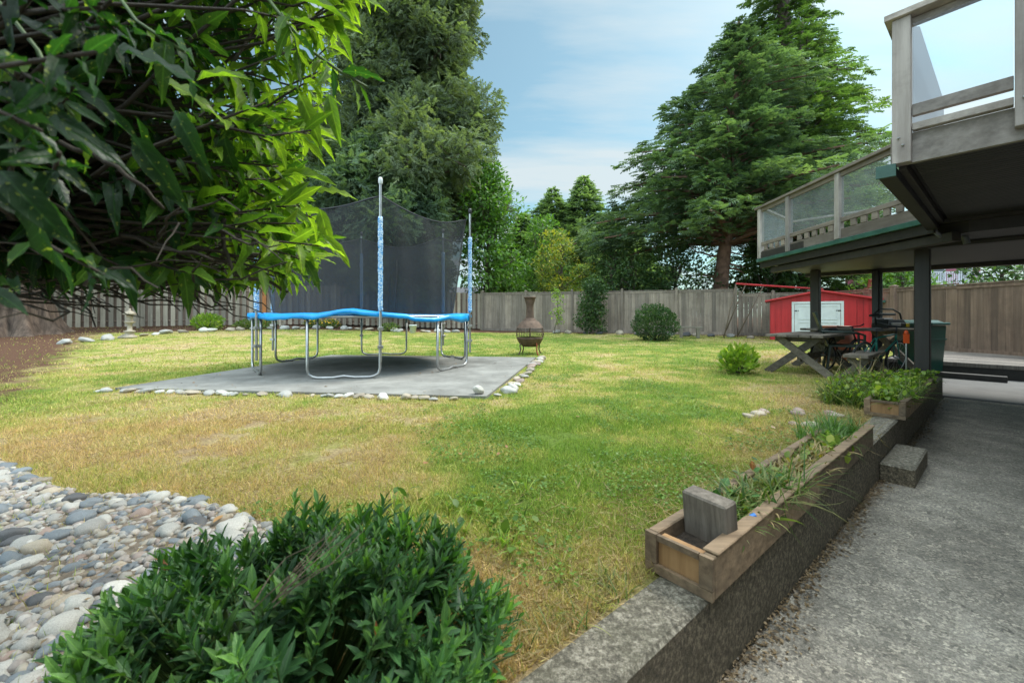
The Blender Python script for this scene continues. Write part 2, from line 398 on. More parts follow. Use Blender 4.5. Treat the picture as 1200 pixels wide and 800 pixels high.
# glass of the guard panels: hazy
def glass():
    m, nt, b, o = mat('hazy_glass')
    n = noi(nt, coords(nt), 2.2, 6, .7)
    tr = nn(nt, 'ShaderNodeBsdfTransparent'); tr.inputs[0].default_value = (.90,.92,.92,1)
    b.inputs['Base Color'].default_value = (.34,.36,.36,1); b.inputs['Roughness'].default_value = .25
    ms = nn(nt, 'ShaderNodeMixShader')
    nt.links.new(ramp(nt, n, [(.3, (.12,.12,.12)), (.75, (.42,.42,.42))]), ms.inputs[0])
    nt.links.new(tr.outputs[0], ms.inputs[1]); nt.links.new(b.outputs[0], ms.inputs[2]); nt.links.new(ms.outputs[0], o.inputs[0]); return m
M['glass'] = glass()
def frost():
    m, nt, b, o = mat('frosted_glass')
    tr = nn(nt, 'ShaderNodeBsdfTransparent'); b.inputs['Base Color'].default_value = (.42,.42,.47,1); b.inputs['Roughness'].default_value = .35
    ms = nn(nt, 'ShaderNodeMixShader'); ms.inputs[0].default_value = .82
    nt.links.new(tr.outputs[0], ms.inputs[1]); nt.links.new(b.outputs[0], ms.inputs[2]); nt.links.new(ms.outputs[0], o.inputs[0]); return m
M['frost'] = frost()
def cleanglass():
    m, nt, b, o = mat('clear_glass')
    tr = nn(nt, 'ShaderNodeBsdfTransparent'); tr.inputs[0].default_value = (.93,.94,.95,1)
    g = nn(nt, 'ShaderNodeBsdfGlossy'); g.inputs['Roughness'].default_value = .05
    fr = nn(nt, 'ShaderNodeFresnel'); ms = nn(nt, 'ShaderNodeMixShader')
    nt.links.new(mth(nt, 'MULTIPLY', fr.outputs[0], .6), ms.inputs[0])
    nt.links.new(tr.outputs[0], ms.inputs[1]); nt.links.new(g.outputs[0], ms.inputs[2]); nt.links.new(ms.outputs[0], o.inputs[0]); return m
M['glassclean'] = cleanglass()
def netmat():
    m, nt, b, o = mat('black_net')
    tr = nn(nt, 'ShaderNodeBsdfTransparent')
    b.inputs['Base Color'].default_value = (.032,.035,.042,1); b.inputs['Roughness'].default_value = .7
    ms = nn(nt, 'ShaderNodeMixShader')
    n = noi(nt, coords(nt), 1.2, 3)
    nt.links.new(ramp(nt, n, [(.3, (.57,)*3), (.7, (.70,)*3)]), ms.inputs[0])
    nt.links.new(tr.outputs[0], ms.inputs[1]); nt.links.new(b.outputs[0], ms.inputs[2]); nt.links.new(ms.outputs[0], o.inputs[0]); return m
M['net'] = netmat()
def padmat():
    m, nt, b, o = mat('blue_vinyl')
    v = coords(nt)
    nt.links.new(ramp(nt, noi(nt, v, 5, 5), [(.3, (.0,.24,.62)), (.7, (.01,.36,.82))]), b.inputs['Base Color'])
    b.inputs['Roughness'].default_value = .38; bump(nt, b, noi(nt, v, 12, 3), .4, .02); return m
M['pad'] = padmat()
def sleeve():
    m, nt, b, o = mat('blue_white_sleeve')
    v = coords(nt, (1,1,1.6)); n = noi(nt, v, 55, 2)
    nt.links.new(ramp(nt, n, [(.46, (.02,.26,.62)), (.54, (.62,.74,.82))]), b.inputs['Base Color'])
    b.inputs['Roughness'].default_value = .5; bump(nt, b, n, .5, .01); return m
M['sleeve'] = sleeve()
# foliage
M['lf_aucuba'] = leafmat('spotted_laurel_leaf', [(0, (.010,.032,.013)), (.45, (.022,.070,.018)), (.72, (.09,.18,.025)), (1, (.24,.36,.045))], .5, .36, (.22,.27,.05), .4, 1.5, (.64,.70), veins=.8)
M['lf_laurel'] = leafmat('laurel_leaf', [(0, (.016,.052,.020)), (.6, (.042,.115,.036)), (.93, (.09,.19,.045)), (.96, (.09,.16,.03)), (.985,(.22,.08,.03))], .32, .46, None, .4, 5, veins=.7, cl=(.6,1.5))
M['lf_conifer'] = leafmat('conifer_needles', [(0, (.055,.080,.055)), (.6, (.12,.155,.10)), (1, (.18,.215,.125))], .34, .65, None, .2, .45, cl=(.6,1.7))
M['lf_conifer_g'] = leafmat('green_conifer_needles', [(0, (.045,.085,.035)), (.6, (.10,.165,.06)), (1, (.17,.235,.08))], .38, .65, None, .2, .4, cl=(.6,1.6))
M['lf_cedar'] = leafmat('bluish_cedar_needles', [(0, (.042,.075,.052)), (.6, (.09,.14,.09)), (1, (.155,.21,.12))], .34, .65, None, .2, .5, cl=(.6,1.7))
M['lf_broad'] = leafmat('broad_leaf', [(0, (.045,.11,.025)), (.6, (.095,.20,.040)), (1, (.15,.27,.06))], .40, .45, None, .4, .8)
M['lf_yellow'] = leafmat('yellowing_leaf', [(0, (.08,.14,.03)), (.6, (.20,.26,.045)), (1, (.44,.36,.04))], .3, .5, None, .3, .9)
M['lf_dark'] = leafmat('dark_leaf', [(0, (.028,.060,.025)), (.6, (.055,.11,.04)), (1, (.10,.16,.05))], .32, .45, None, .35, .8)
M['lf_far'] = leafmat('far_conifer_needles', [(0, (.10,.155,.10)), (.6, (.16,.23,.14)), (1, (.24,.31,.18))], .45, .7, None, .2, .3)  # haze of distance mixed into these paler needle colours
M['lf_bright'] = leafmat('bright_leaf', [(0, (.12,.22,.03)), (.6, (.24,.36,.05)), (1, (.42,.48,.10))], .4, .4, None, .4, 3)
M['weed'] = leafmat('weed_leaf', [(0, (.04,.09,.02)), (.5, (.10,.17,.035)), (1, (.24,.24,.09))], .3, .5, None, .3, 3)
M['strawm'] = leafmat('dry_straw', [(0, (.20,.14,.07)), (1, (.42,.33,.19))], .25, .7, None, .2, 3)
def zone_color(nt, base):
    """lawn colours: green and straw patches in world space; returns colour socket"""
    v = coords(nt)
    geo = nn(nt, 'ShaderNodeNewGeometry'); sep = nn(nt, 'ShaderNodeSeparateXYZ'); nt.links.new(geo.outputs['Position'], sep.inputs[0])
    P = nn(nt, 'ShaderNodeMapping'); P.inputs['Scale'].default_value = (1, 1, 0); nt.links.new(geo.outputs['Position'], P.inputs[0]); p = P.outputs[0]
    big = noi(nt, p, .42, 4, .6); med = noi(nt, p, 2.1, 5, .65)
    # greener towards the right near side, drier left/front
    X, Y = sep.outputs[0], sep.outputs[1]
    def blob(cx, cy, rx, ry):
        a = mth(nt, 'DIVIDE', mth(nt, 'SUBTRACT', X, cx), rx); b = mth(nt, 'DIVIDE', mth(nt, 'SUBTRACT', Y, cy), ry)
        d = mth(nt, 'ADD', mth(nt, 'MULTIPLY', a, a), mth(nt, 'MULTIPLY', b, b))
        return mth(nt, 'MAXIMUM', mth(nt, 'SUBTRACT', 1.0, d), 0.0)
    g = mth(nt, 'ADD', mth(nt, 'MULTIPLY', big, .85), mth(nt, 'MULTIPLY', med, .85)); g = mth(nt, 'SUBTRACT', g, .335)
    g = mth(nt, 'ADD', g, mth(nt, 'MULTIPLY', blob(.35, 2.5, 1.2, 1.8), .20))
    g = mth(nt, 'ADD', g, mth(nt, 'MULTIPLY', blob(1.6, 4.2, 1.3, 1.6), .20))
    g = mth(nt, 'ADD', g, mth(nt, 'MULTIPLY', blob(-4.6, 6.3, 1.4, 1.4), .14))
    g = mth(nt, 'ADD', g, mth(nt, 'MULTIPLY', blob(.0, 12.0, 8.0, 7.0), .11))
    g = mth(nt, 'SUBTRACT', g, mth(nt, 'MULTIPLY', blob(-2.6, 2.7, 2.8, 1.3), .13))
    g = mth(nt, 'SUBTRACT', g, mth(nt, 'MULTIPLY', blob(-.1, 1.25, .9, .55), .18))
    g = mth(nt, 'SUBTRACT', g, mth(nt, 'MULTIPLY', blob(3.6, 4.6, 1.3, .9), .10))
    g = mth(nt, 'SUBTRACT', g, mth(nt, 'MULTIPLY', blob(1.5, 2.9, .8, .5), .10))
    return g, p
def lawnmat():
    m, nt, b, o = mat('lawn_ground')
    g, p = zone_color(nt, 0)
    col = ramp(nt, g, [(.30, (.36,.26,.15)), (.42, (.44,.35,.18)), (.54, (.30,.30,.08)), (.67, (.14,.21,.04))])
    fine = noi(nt, p, 45, 5, .75)
    col = mix(nt, 1.0, col, ramp(nt, fine, [(.3, (.45,.45,.45)), (.7, (1.45,1.45,1.4))]), 'MULTIPLY')
    # bark mulch bed on the left and along the far fence
    geo = nn(nt, 'ShaderNodeNewGeometry'); sep = nn(nt, 'ShaderNodeSeparateXYZ'); nt.links.new(geo.outputs['Position'], sep.inputs[0])
    # signed side of a line from (-3.9,4.6) to (-8,11): bed where value > 0
    s1 = mth(nt, 'ADD', mth(nt, 'MULTIPLY', sep.outputs[0], -.735), mth(nt, 'MULTIPLY', sep.outputs[1], -.68))
    s1 = mth(nt, 'SUBTRACT', s1, .75)
    s2 = mth(nt, 'SUBTRACT', mth(nt, 'ADD', sep.outputs[1], mth(nt, 'MULTIPLY', sep.outputs[0], .35)), 18.7)
    s3 = mth(nt, 'SUBTRACT', mth(nt, 'ADD', sep.outputs[1], mth(nt, 'MULTIPLY', sep.outputs[0], -.3375)), 18.0)
    mx = mth(nt, 'MAXIMUM', mth(nt, 'MAXIMUM', s1, s2), s3)
    mx = mth(nt, 'ADD', mx, mth(nt, 'MULTIPLY', mth(nt, 'SUBTRACT', noi(nt, p, 1.6, 6, .7), .5), 2.4))
    mulch = ramp(nt, noi(nt, p, 24, 6, .8), [(.3, (.05,.026,.018)), (.55, (.13,.07,.045)), (.75, (.24,.15,.095))])
    col = mix(nt, ramp(nt, mx, [(.0, (0,0,0)), (.5, (1,1,1))]), col, mulch)
    nt.links.new(col, b.inputs['Base Color']); b.inputs['Roughness'].default_value = .95
    b.inputs['Specular IOR Level'].default_value = .1
    bump(nt, b, noi(nt, p, 60, 5, .8), .9, .03); return m
M['lawn'] = lawnmat()
def grassmat():
    m, nt, b, o = mat('grass_blades')
    g, p = zone_color(nt, 0)
    r = attr(nt)
    g2 = mth(nt, 'ADD', g, mth(nt, 'MULTIPLY', mth(nt, 'SUBTRACT', r, .5), .34))
    col = ramp(nt, g2, [(.28, (.60,.41,.22)), (.41, (.62,.49,.24)), (.52, (.46,.43,.135)), (.64, (.30,.38,.08)), (.86, (.17,.29,.045))])
    wn = nn(nt, 'ShaderNodeTexWhiteNoise', noise_dimensions='1D'); nt.links.new(mth(nt, 'MULTIPLY', r, 913.7), wn.inputs['W'])
    col = mix(nt, 1.0, col, ramp(nt, wn.outputs['Value'], [(0, (.5,.5,.5)), (1, (1.4,1.4,1.35))]), 'MULTIPLY')
    nt.links.new(col, b.inputs['Base Color']); b.inputs['Roughness'].default_value = .6; b.inputs['Specular IOR Level'].default_value = .2
    t = nn(nt, 'ShaderNodeBsdfTranslucent'); nt.links.new(mix(nt, 1.0, col, (1.2,1.3,.7), 'MULTIPLY'), t.inputs[0])
    ms = nn(nt, 'ShaderNodeMixShader'); ms.inputs[0].default_value = .35
    nt.links.new(b.outputs[0], ms.inputs[1]); nt.links.new(t.outputs[0], ms.inputs[2]); nt.links.new(ms.outputs[0], o.inputs[0]); return m
M['grass'] = grassmat()
M['underground'] = simple('bare_ground', (.10,.085,.06), .95, 0, .4, 1)
# ---------------------------------------------------------------- camera, light, sky
cam_d = bpy.data.cameras.new('camera'); cam = link(bpy.data.objects.new('camera', cam_d))
cam.location = (0,0,EYE); cam.rotation_euler = (R(90),0,0)
cam_d.sensor_width = 36; cam_d.lens = 36*F/1200; cam_d.shift_y = -(400-HOR)/1200
cam_d.clip_start = .03; cam_d.clip_end = 1500
cam_d.dof.use_dof = True; cam_d.dof.focus_distance = 5.0; cam_d.dof.aperture_fstop = 4.8
scene.camera = cam
SUN_AZ = 62.0; SUN_EL = 54.0      # azimuth to the right of +Y
w = bpy.data.worlds.new('World'); scene.world = w; w.use_nodes = True
nt = w.node_tree; nt.nodes.clear()
wo = nn(nt, 'ShaderNodeOutputWorld'); bg = nn(nt, 'ShaderNodeBackground'); bg.inputs[1].default_value = .11
sky = nn(nt, 'ShaderNodeTexSky', sky_type='NISHITA'); sky.sun_disc = False
sky.sun_elevation = R(SUN_EL); sky.sun_rotation = R(SUN_AZ); sky.air_density = 1.0; sky.dust_density = 1.2; sky.ozone_density = 1.5
tc = nn(nt, 'ShaderNodeTexCoord'); sp = nn(nt, 'ShaderNodeSeparateXYZ'); nt.links.new(tc.outputs['Generated'], sp.inputs[0])
zz = mth(nt, 'ADD', mth(nt, 'MAXIMUM', sp.outputs[2], 0.0), .18)
cx = mth(nt, 'DIVIDE', sp.outputs[0], zz); cy = mth(nt, 'DIVIDE', sp.outputs[1], zz)
cb = nn(nt, 'ShaderNodeCombineXYZ'); nt.links.new(cx, cb.inputs[0]); nt.links.new(cy, cb.inputs[1])
mp = nn(nt, 'ShaderNodeMapping'); mp.inputs['Scale'].default_value = (.6, 2.4, 1); mp.inputs['Rotation'].default_value = (0,0,R(-12)); mp.inputs['Location'].default_value = (2.3,.7,0)
nt.links.new(cb.outputs[0], mp.inputs[0])
c1 = noi(nt, mp.outputs[0], .9, 8, .55)
cf = ramp(nt, c1, [(.40, (.20,)*3), (.60, (.92,)*3)])
skyc = mix(nt, 1.0, sky.outputs[0], (.58,.86,.75), 'MULTIPLY')
cf = mth(nt, 'MAXIMUM', cf, mth(nt, 'MULTIPLY', mth(nt, 'SUBTRACT', sp.outputs[2], .62), 3.2)); cf = mth(nt, 'MINIMUM', cf, .92)
cl = mix(nt, cf, skyc, (3.5,3.95,4.1))
# fill added: sky gain raised overhead and behind the camera, plus the sun's glow
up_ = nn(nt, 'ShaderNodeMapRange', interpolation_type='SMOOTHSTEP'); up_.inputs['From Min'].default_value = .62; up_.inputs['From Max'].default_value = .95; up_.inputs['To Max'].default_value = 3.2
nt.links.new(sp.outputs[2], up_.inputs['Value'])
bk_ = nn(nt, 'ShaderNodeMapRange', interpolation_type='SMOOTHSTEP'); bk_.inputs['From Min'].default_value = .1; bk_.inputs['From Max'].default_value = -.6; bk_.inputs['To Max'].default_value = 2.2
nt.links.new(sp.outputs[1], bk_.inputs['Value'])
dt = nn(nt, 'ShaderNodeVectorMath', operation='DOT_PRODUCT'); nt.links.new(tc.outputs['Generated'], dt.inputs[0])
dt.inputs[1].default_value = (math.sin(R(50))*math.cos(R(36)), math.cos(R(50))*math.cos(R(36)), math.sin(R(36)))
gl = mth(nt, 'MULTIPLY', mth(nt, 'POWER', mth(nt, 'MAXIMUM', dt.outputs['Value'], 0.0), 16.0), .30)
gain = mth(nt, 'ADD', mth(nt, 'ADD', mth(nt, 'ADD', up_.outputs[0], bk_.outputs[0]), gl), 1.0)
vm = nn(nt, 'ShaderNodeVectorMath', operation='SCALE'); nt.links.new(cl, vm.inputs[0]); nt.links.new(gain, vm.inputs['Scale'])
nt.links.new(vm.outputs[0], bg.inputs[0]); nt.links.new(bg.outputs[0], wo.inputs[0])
sd = bpy.data.lights.new('sun', 'SUN'); sd.energy = 1.95; sd.angle = R(18); sd.color = (1,.955,.88)
so = link(bpy.data.objects.new('sun', sd))
dv = Vector((math.sin(R(SUN_AZ))*math.cos(R(SUN_EL)), math.cos(R(SUN_AZ))*math.cos(R(SUN_EL)), math.sin(R(SUN_EL))))
so.rotation_euler = dv.to_track_quat('Z', 'Y').to_euler(); so.location = (8, 8, 20)
scene.view_settings.view_transform = 'Standard'; scene.view_settings.look = 'None'
scene.view_settings.exposure = 0.95; scene.view_settings.gamma = 1
scene.render.engine = 'CYCLES'; scene.render.resolution_x = 1024; scene.render.resolution_y = 682
scene.cycles.transparent_max_bounces = 16; scene.cycles.max_bounces = 6
# ---------------------------------------------------------------- setting: ground
def grid_mesh(name, us, vs, zf, keep):
    vid = {}; V = []; Fc = []
    def g(i, j):
        if (i, j) not in vid:
            x, y, _ = W(us[i], vs[j]); vid[(i, j)] = len(V); V.append((x, y, zf(x, y)))
        return vid[(i, j)]
    for i in range(len(us)-1):
        for j in range(len(vs)-1):
            if keep((us[i]+us[i+1])/2, (vs[j]+vs[j+1])/2): Fc.append((g(i,j), g(i+1,j), g(i+1,j+1), g(i,j+1)))
    me = bpy.data.meshes.new(name); me.from_pydata(V, [], Fc); me.polygons.foreach_set('use_smooth', [True]*len(Fc)); return me
us = sorted(set([round(x, 3) for x in list(np.arange(-22, -4, 1.0)) + list(np.arange(-4, 8.3, .1)) + [8.3, 8.43] + list(np.arange(9, 60, .8))]))
vs_ = sorted(set([round(x, 3) for x in [.73] + list(np.arange(.8, 8, .1)) + [1.6] + list(np.arange(8, 60, .8))]))
lawn = single('lawn', None, M['lawn'], kind='structure', me=grid_mesh('lawn', us, vs_, gz, lambda u, v: not (u > 8.3 and v < 1.6)))
mb = MB(); mb.v = [(-700,-700,-.62),(700,-700,-.62),(700,900,-.62),(-700,900,-.62)]; mb.f = [(0,1,2,3)]; mb.r = [0]*4
single('ground', mb, M['underground'], kind='structure')
def wbox(mb, u0, u1, v0, v1, z0, z1, rnd=None, bev=0):
    c = W((u0+u1)/2, (v0+v1)/2, (z0+z1)/2); mb.box(c, (u1-u0, v1-v0, z1-z0), WROT, rnd=rnd, bev=bev)
mb = MB(); wbox(mb, -4, 3.4, -7, .579, -.5, PATIO); wbox(mb, 3.408, 8.43, -7, .579, -.5, PATIO); single('patio', mb, M['conc_patio'], kind='structure')
mb = MB(); wbox(mb, 8.45, 11.3, -7, 1.6, -.5, PATIO+.02); single('path', mb, M['conc_slab'], kind='structure')
mb = MB(); wbox(mb, -3, 8.3, .58, .745, -.5, 0.008, bev=.012)
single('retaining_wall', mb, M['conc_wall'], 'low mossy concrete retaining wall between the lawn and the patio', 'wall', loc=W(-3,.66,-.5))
mb = MB(); wbox(mb, 3.82, 4.5, .395, .577, PATIO-.01, PATIO+.125, bev=.01)
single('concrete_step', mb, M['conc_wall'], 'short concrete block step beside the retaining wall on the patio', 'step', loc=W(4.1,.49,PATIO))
mb = MB()
for i in range(9): wbox(mb, 11.32+i*.36, 11.32+i*.36+.35, -8, 1.58, -.07, 0.0)
t = thing('deck_platform', 'low weathered board platform one step up from the patio in front of the brown fence', 'platform', W(11.4,0,PATIO))
part('deck_boards', mb, M['greywood'], t)
mb = MB(); wbox(mb, 11.34, 11.38, -8, 1.56, -.5, -.075); part('riser_board', mb, M['darkwood'], t)
mb = MB(); wbox(mb, 10.85, 11.0, .0, 1.0, PATIO+.02, PATIO+.12)
single('timber_beam', mb, M['darkwood'], 'dark square timber lying on the path at the foot of the platform', 'timber', loc=W(10.9,.4,PATIO+.02))
# concrete pad under the trampoline
PADP = [(-4.65,4.80),(-.27,4.30),(.49,8.35),(-3.9,8.85)]
mb = MB(); mb.poly([(x,y,-.15) for x,y in PADP], (0,0,.178)); single('concrete_pad', mb, M['conc_pad'], kind='structure')
# ---------------------------------------------------------------- stones
def stone_mesh(seed, flat=.55):
    import bmesh
    bm = bmesh.new(); bmesh.ops.create_icosphere(bm, subdivisions=3, radius=1)
    o = Vector((seed*7.1, seed*3.3, 0)); r = random.Random(seed)
    e = 1+.35*r.random()
    for v in bm.verts:
        n = noise.noise(v.co*1.1+o)*.28 + noise.noise(v.co*2.7+o)*.07
        v.co *= 1+n; v.co.x *= 1+(e-1)*.7; v.co.z *= flat
    me = bpy.data.meshes.new('stone'); bm.to_mesh(me); bm.free()
    a = me.attributes.new('rnd', 'FLOAT', 'POINT'); a.data.foreach_set('value', [r.random()]*len(me.vertices))
    me.polygons.foreach_set('use_smooth', [True]*len(me.polygons)); return me
SM = [stone_mesh(i, .5+.12*(i % 3)) for i in range(10)]
STM = {}
def stone(name, loc, r, col, label, group, cat='stone', k=None, up=1.0):
    k = random.randrange(10) if k is None else k
    key = (k, col)
    if key not in STM:
        me = SM[k].copy(); me.materials.append(STONES[col]); STM[key] = me
    o = bpy.data.objects.new(name, STM[key]); link(o); o.location = loc
    o.scale = (r, r*random.uniform(.75,1.05), r*up); o.rotation_euler = (random.uniform(-.25,.25), random.uniform(-.25,.25), random.uniform(0,6.28))
    props(o, label, cat, group); return o
# pebble bed polygon in world XY
def inpoly(x, y, P):
    c = False; n = len(P)
    for i in range(n):
        x1, y1 = P[i]; x2, y2 = P[(i+1) % n]
        if (y1 > y) != (y2 > y) and x < (x2-x1)*(y-y1)/(y2-y1)+x1: c = not c
    return c
BED = [(-3.6,2.75),(-3.05,2.44),(-2.6,2.2),(-2.1,1.98),(-1.6,1.97),(-1.2,1.80),(-.85,1.62),(-.65,1.35),(-.7,.9),(-.9,.75),(-2.6,.75),(-4.2,2.4)]
mb = MB(); mb.poly([(x,y,gz(x,y)+.006) for x,y in BED]); single('pebble_bed_soil', mb, M['bedsoil'], kind='structure')
stones = []
for tries in range(42000):
    x = random.uniform(-4.2,-.5); y = random.uniform(.75,3.0)
    if not inpoly(x, y, BED): continue
    if x < -1.32*y-.15: continue
    r = random.choice([.016,.018,.021,.024,.027,.031,.036,.042,.052]) * random.uniform(.85,1.15)
    if all((x-a)**2+(y-b)**2 > (.70*(r+c))**2 for a, b, c in stones): stones.append((x,y,r))
stones.sort(key=lambda s: -s[2]/(s[1]))
vis = [s for s in stones]
cw = ['pale grey']*34+['blue grey']*30+['tan']*12+['dark grey']*10+['off white']*12+['pinkish brown']*5
extra = MB()
for i, (x,y,r) in enumerate(vis):
    if i < 300:
        c = random.choice(cw)
        stone('river_stone', (x,y,gz(x,y)+r*.12), r, c, c+' rounded river stone in the pebble bed left of the leafy shrub', 'river stones in the pebble bed', up=1.12)
    else:
        me = SM[i % 10]; o = len(extra.v); rv = random.random(); z = gz(x,y)+r*.12; a = random.uniform(0,6.28); ca, sa = math.cos(a), math.sin(a)
        for v in me.vertices:
            extra.v.append((x+r*(v.co.x*ca-v.co.y*sa), y+r*(v.co.x*sa+v.co.y*ca), z+r*.9*v.co.z)); extra.r.append(rv)
        for p in me.polygons: extra.f.append(tuple(o+j for j in p.vertices))
mb = extra
for k in range(5000):     # gravel between
    x = random.uniform(-4.0,-.6); y = random.uniform(.8,2.9)
    if inpoly(x, y, BED) and x > -1.35*y-.2:
        r = random.uniform(.008,.02); mb.box((x,y,gz(x,y)+.008+r*.4), (r*2,r*1.6,r*1.1), random.uniform(0,6), taper=.7, bev=r*.35)
single('gravel', mb, MIXED, 'small gravel and pebbles filling the gaps of the pebble bed', 'gravel', kind='stuff', smooth=True)
big = [(105,640,.0),(60,556,1),(230,592,2)]
# stones edging the pad, front side then right side
G = 'rocks edging the concrete pad'
for i in range(42):
    f = (i+.3+random.uniform(-.3,.3))/42
    if random.random() < .15: continue
    x = -4.75+f*4.2; y = 4.80-.5*f-.10+random.uniform(-.03,.03); r = random.uniform(.032,.066); c = random.choice(['off white','pale grey','tan','tan'])
    stone('edging_rock', (x,y,gz(x,y)+r*.3), r, c, c+' rock along the front edge of the concrete pad', G, 'rock', up=.75)
for i in range(24):
    f = (i+.5)/24+random.uniform(-.02,.02); x = -.27+.76*f+.13+random.uniform(-.04,.06); y = 4.30+4.05*f; r = random.uniform(.04,.085)
    c = random.choice(['off white','pale grey','tan','pinkish brown'])
    stone('edging_rock', (x,y,gz(x,y)+r*.3), r, c, c+' rock along the right edge of the concrete pad', G, 'rock', up=.8)
stone('round_rock', (-.36,4.42,.075), .055, 'off white', 'round ball shaped rock standing on the front right corner of the concrete pad', None, 'rock', 0, 1.6)
# rocks edging the far bed and the left bed
G = 'rocks edging the planting beds'
arc = [at(70,413,10.5), at(105,407,11.2), at(150,402,12.2), at(200,396,13.6), at(270,393,14.6), at(330,389,15.5), at(400,389,16.5), at(470,390,16.6), at(545,389,17.3)]
def along(pts, step, jit):
    out = []
    for a, b in zip(pts[:-1], pts[1:]):
        a = Vector(a[:2]); b = Vector(b[:2]); n = max(1, int((b-a).length/step))
        for k in range(n):
            p = a+(b-a)*(k+random.uniform(-.3,.3))/n; out.append((p.x+random.uniform(-jit,jit), p.y+random.uniform(-jit,jit)))
    return out
for x, y in along(arc, .36, .05):
    r = random.uniform(.11,.18); c = random.choice(['off white','pale grey','pale grey','tan'])
    stone('bed_rock', (x,y,gz(x,y)+r*.3), r, c, c+' rock in the row edging the left planting bed', G, 'rock', up=.8)
for x, y in along([at(650,388,17.6), at(700,389,17.0), at(745,390,16.5), at(800,392,15.8), at(860,394,15.0), at(900,396,14)], .55, .1):
    r = random.uniform(.10,.22); c = random.choice(['pale grey','tan','dark grey'])
    stone('bed_rock', (x,y,gz(x,y)+r*.3), r, c, c+' rock in the row at the foot of the back fence', G, 'rock', up=.8)
for k in range(9):
    x, y, _ = W(4.15+random.uniform(-.35,.4), .95+random.uniform(-.12,.5)); r = random.uniform(.04,.075)
    c = random.choice(['tan','pinkish brown'])
    stone('planter_rock', (x,y,gz(x,y)+r*.15), r, c, c+' rock heaped beside the front end of the far planter box', 'rocks heaped beside the far planter', 'rock', up=.8)
# ---------------------------------------------------------------- planters
def planter(u0, u1, v0, v1, z1, label, z0=.010):
    t = thing('planter_box', label, 'planter', W(u0, (v0+v1)/2, z0))
    th = .038
    for lab, a, b in (('side_board', v0, v0+th), ('side_board', v1-th, v1)):
        mb = MB(); L = (u1-u0)
        # two boards end to end, slightly out of line
        m_ = u0+L*.47
        wbox(mb, u0, m_-.002, a, b, z0, z1, bev=.004); wbox(mb, m_+.002, u1, a+.003, b+.003, z0+.002, z1-.006, bev=.004)
        if a == v0:
            wbox(mb, u0+.01, u1, a-.005, b+.006, z1+.001, z1+.010, bev=.003)
        part(lab, mb, M['planter'], t)
    for u in (u0, u1-th-.002):
        mb = MB(); wbox(mb, u-.002 if u == u0 else u, u+th, v0+th+.002, v1-th-.002, z0+.002, z1-.012); part('end_board', mb, M['planter_end'], t)
    mb = MB(); wbox(mb, u0-.018, u0-.004, v0+.0, v1, z0, z0+.03); wbox(mb, u0-.018, u0-.004, v0, v0+.042, z0+.032, z1); wbox(mb, u0-.018, u0-.004, v1-.042, v1, z0+.032, z1)
    wbox(mb, u0-.018, u0-.004, v0+.044, v1-.044, z1-.02, z1)
    part('end_frame', mb, M['planter'], t)
    mb = MB(); wbox(mb, u0+th, u1-th, v0+th+.001, v1-th-.001, z0, z1-.05); part('soil', mb, M['soil'], t)
    return t
planter(1.26, 3.56, .562, .79, .140, 'long weathered plank planter box on the near end of the concrete retaining wall')
planter(4.66, 6.95, .535, .80, .150, 'plank planter box overflowing with weeds in front of the dark deck post')
# weathered block stuck in the planter
mb = MB()
Mr = Matrix.Rotation(WROT+R(-8), 3, 'Z') @ Matrix.Rotation(R(-6), 3, 'Y')
c = Vector(W(1.45,.665,.135)); mb.box(c, (.07,.165,.22), rot=Mr, bev=.006)
single('wooden_block', mb, M['blockwood'], 'grey weathered wooden board end standing upright in the near end of the long planter', 'wooden block', loc=tuple(c-Vector((0,0,.11))))
# ---------------------------------------------------------------- trampoline
TC = Vector((-2.5,7.15,0)); TR = 1.74
t = thing('trampoline', 'round trampoline with blue edge pad, black safety net and padded poles on the concrete pad', 'trampoline', (TC.x,TC.y,.03))
def tp(a, r, z): return (TC.x+r*math.cos(R(a)), TC.y+r*math.sin(R(a)), z)
FZ = .86; G0 = .045
# frame ring + springs
mb = MB(); mb.tube([tp(a, TR, FZ) for a in range(0,361,6)], .02, 8, cap=False); part('frame_ring', mb, M['steel'], t, smooth=True)
mb = MB()
n = 60; mb._add([tp(360*k/n, TR-.22, FZ+.005-.0*k) for k in range(n)] , [tuple(range(n))]); part('mat', mb, M['black'], t)
mb = MB()
for k in range(72): mb.tube([tp(k*5, TR-.22, FZ+.005), tp(k*5, TR-.01, FZ)], .008, 5, cap=False)
part('springs', mb, M['steel'], t)
# pad: wavy band draped over ring
mb = MB(); N_ = 180; prof = [(-.27,.035),(-.15,.05),(-.02,.045),(.035,.02),(.045,-.03)]
vs0 = []
for k in range(N_):
    a = 360*k/N_
    wv = noise.noise(Vector((math.cos(R(a))*3.1, math.sin(R(a))*3.1, 1)))
    w2 = noise.noise(Vector((math.cos(R(a))*11, math.sin(R(a))*11, 5)))
    lift = max(0, 1-abs(((a+5) % 360)-287)/16)*.06      # ruck by the front pole
    lift -= max(0, 1-abs(((a) % 360)-322)/22)*.05
    for j, (dr, dz) in enumerate(prof):
        drop = (j >= 3)*(.03*wv+.012*w2) - (.05*max(0,1-abs(((a) % 360)-345)/22) if j == 4 else 0)
        vs0.append(tp(a, TR+dr+.015*w2, FZ+dz+.018*wv+lift+drop*1.2+.008*w2))
m_ = len(prof); fs0 = []
for k in range(N_):
    for j in range(m_-1):
        k2 = (k+1) % N_; fs0.append((k*m_+j, k2*m_+j, k2*m_+j+1, k*m_+j+1))
mb._add(vs0, fs0); pd = part('edge_pad', mb, M['pad'], t, smooth=True)
sol = pd.modifiers.new('thickness', 'SOLIDIFY'); sol.thickness = .022; sol.offset = 1
PA = [-66,-6,54,114,174,234]; TOPS = [2.66,2.62,2.62,2.60,2.6,2.6]
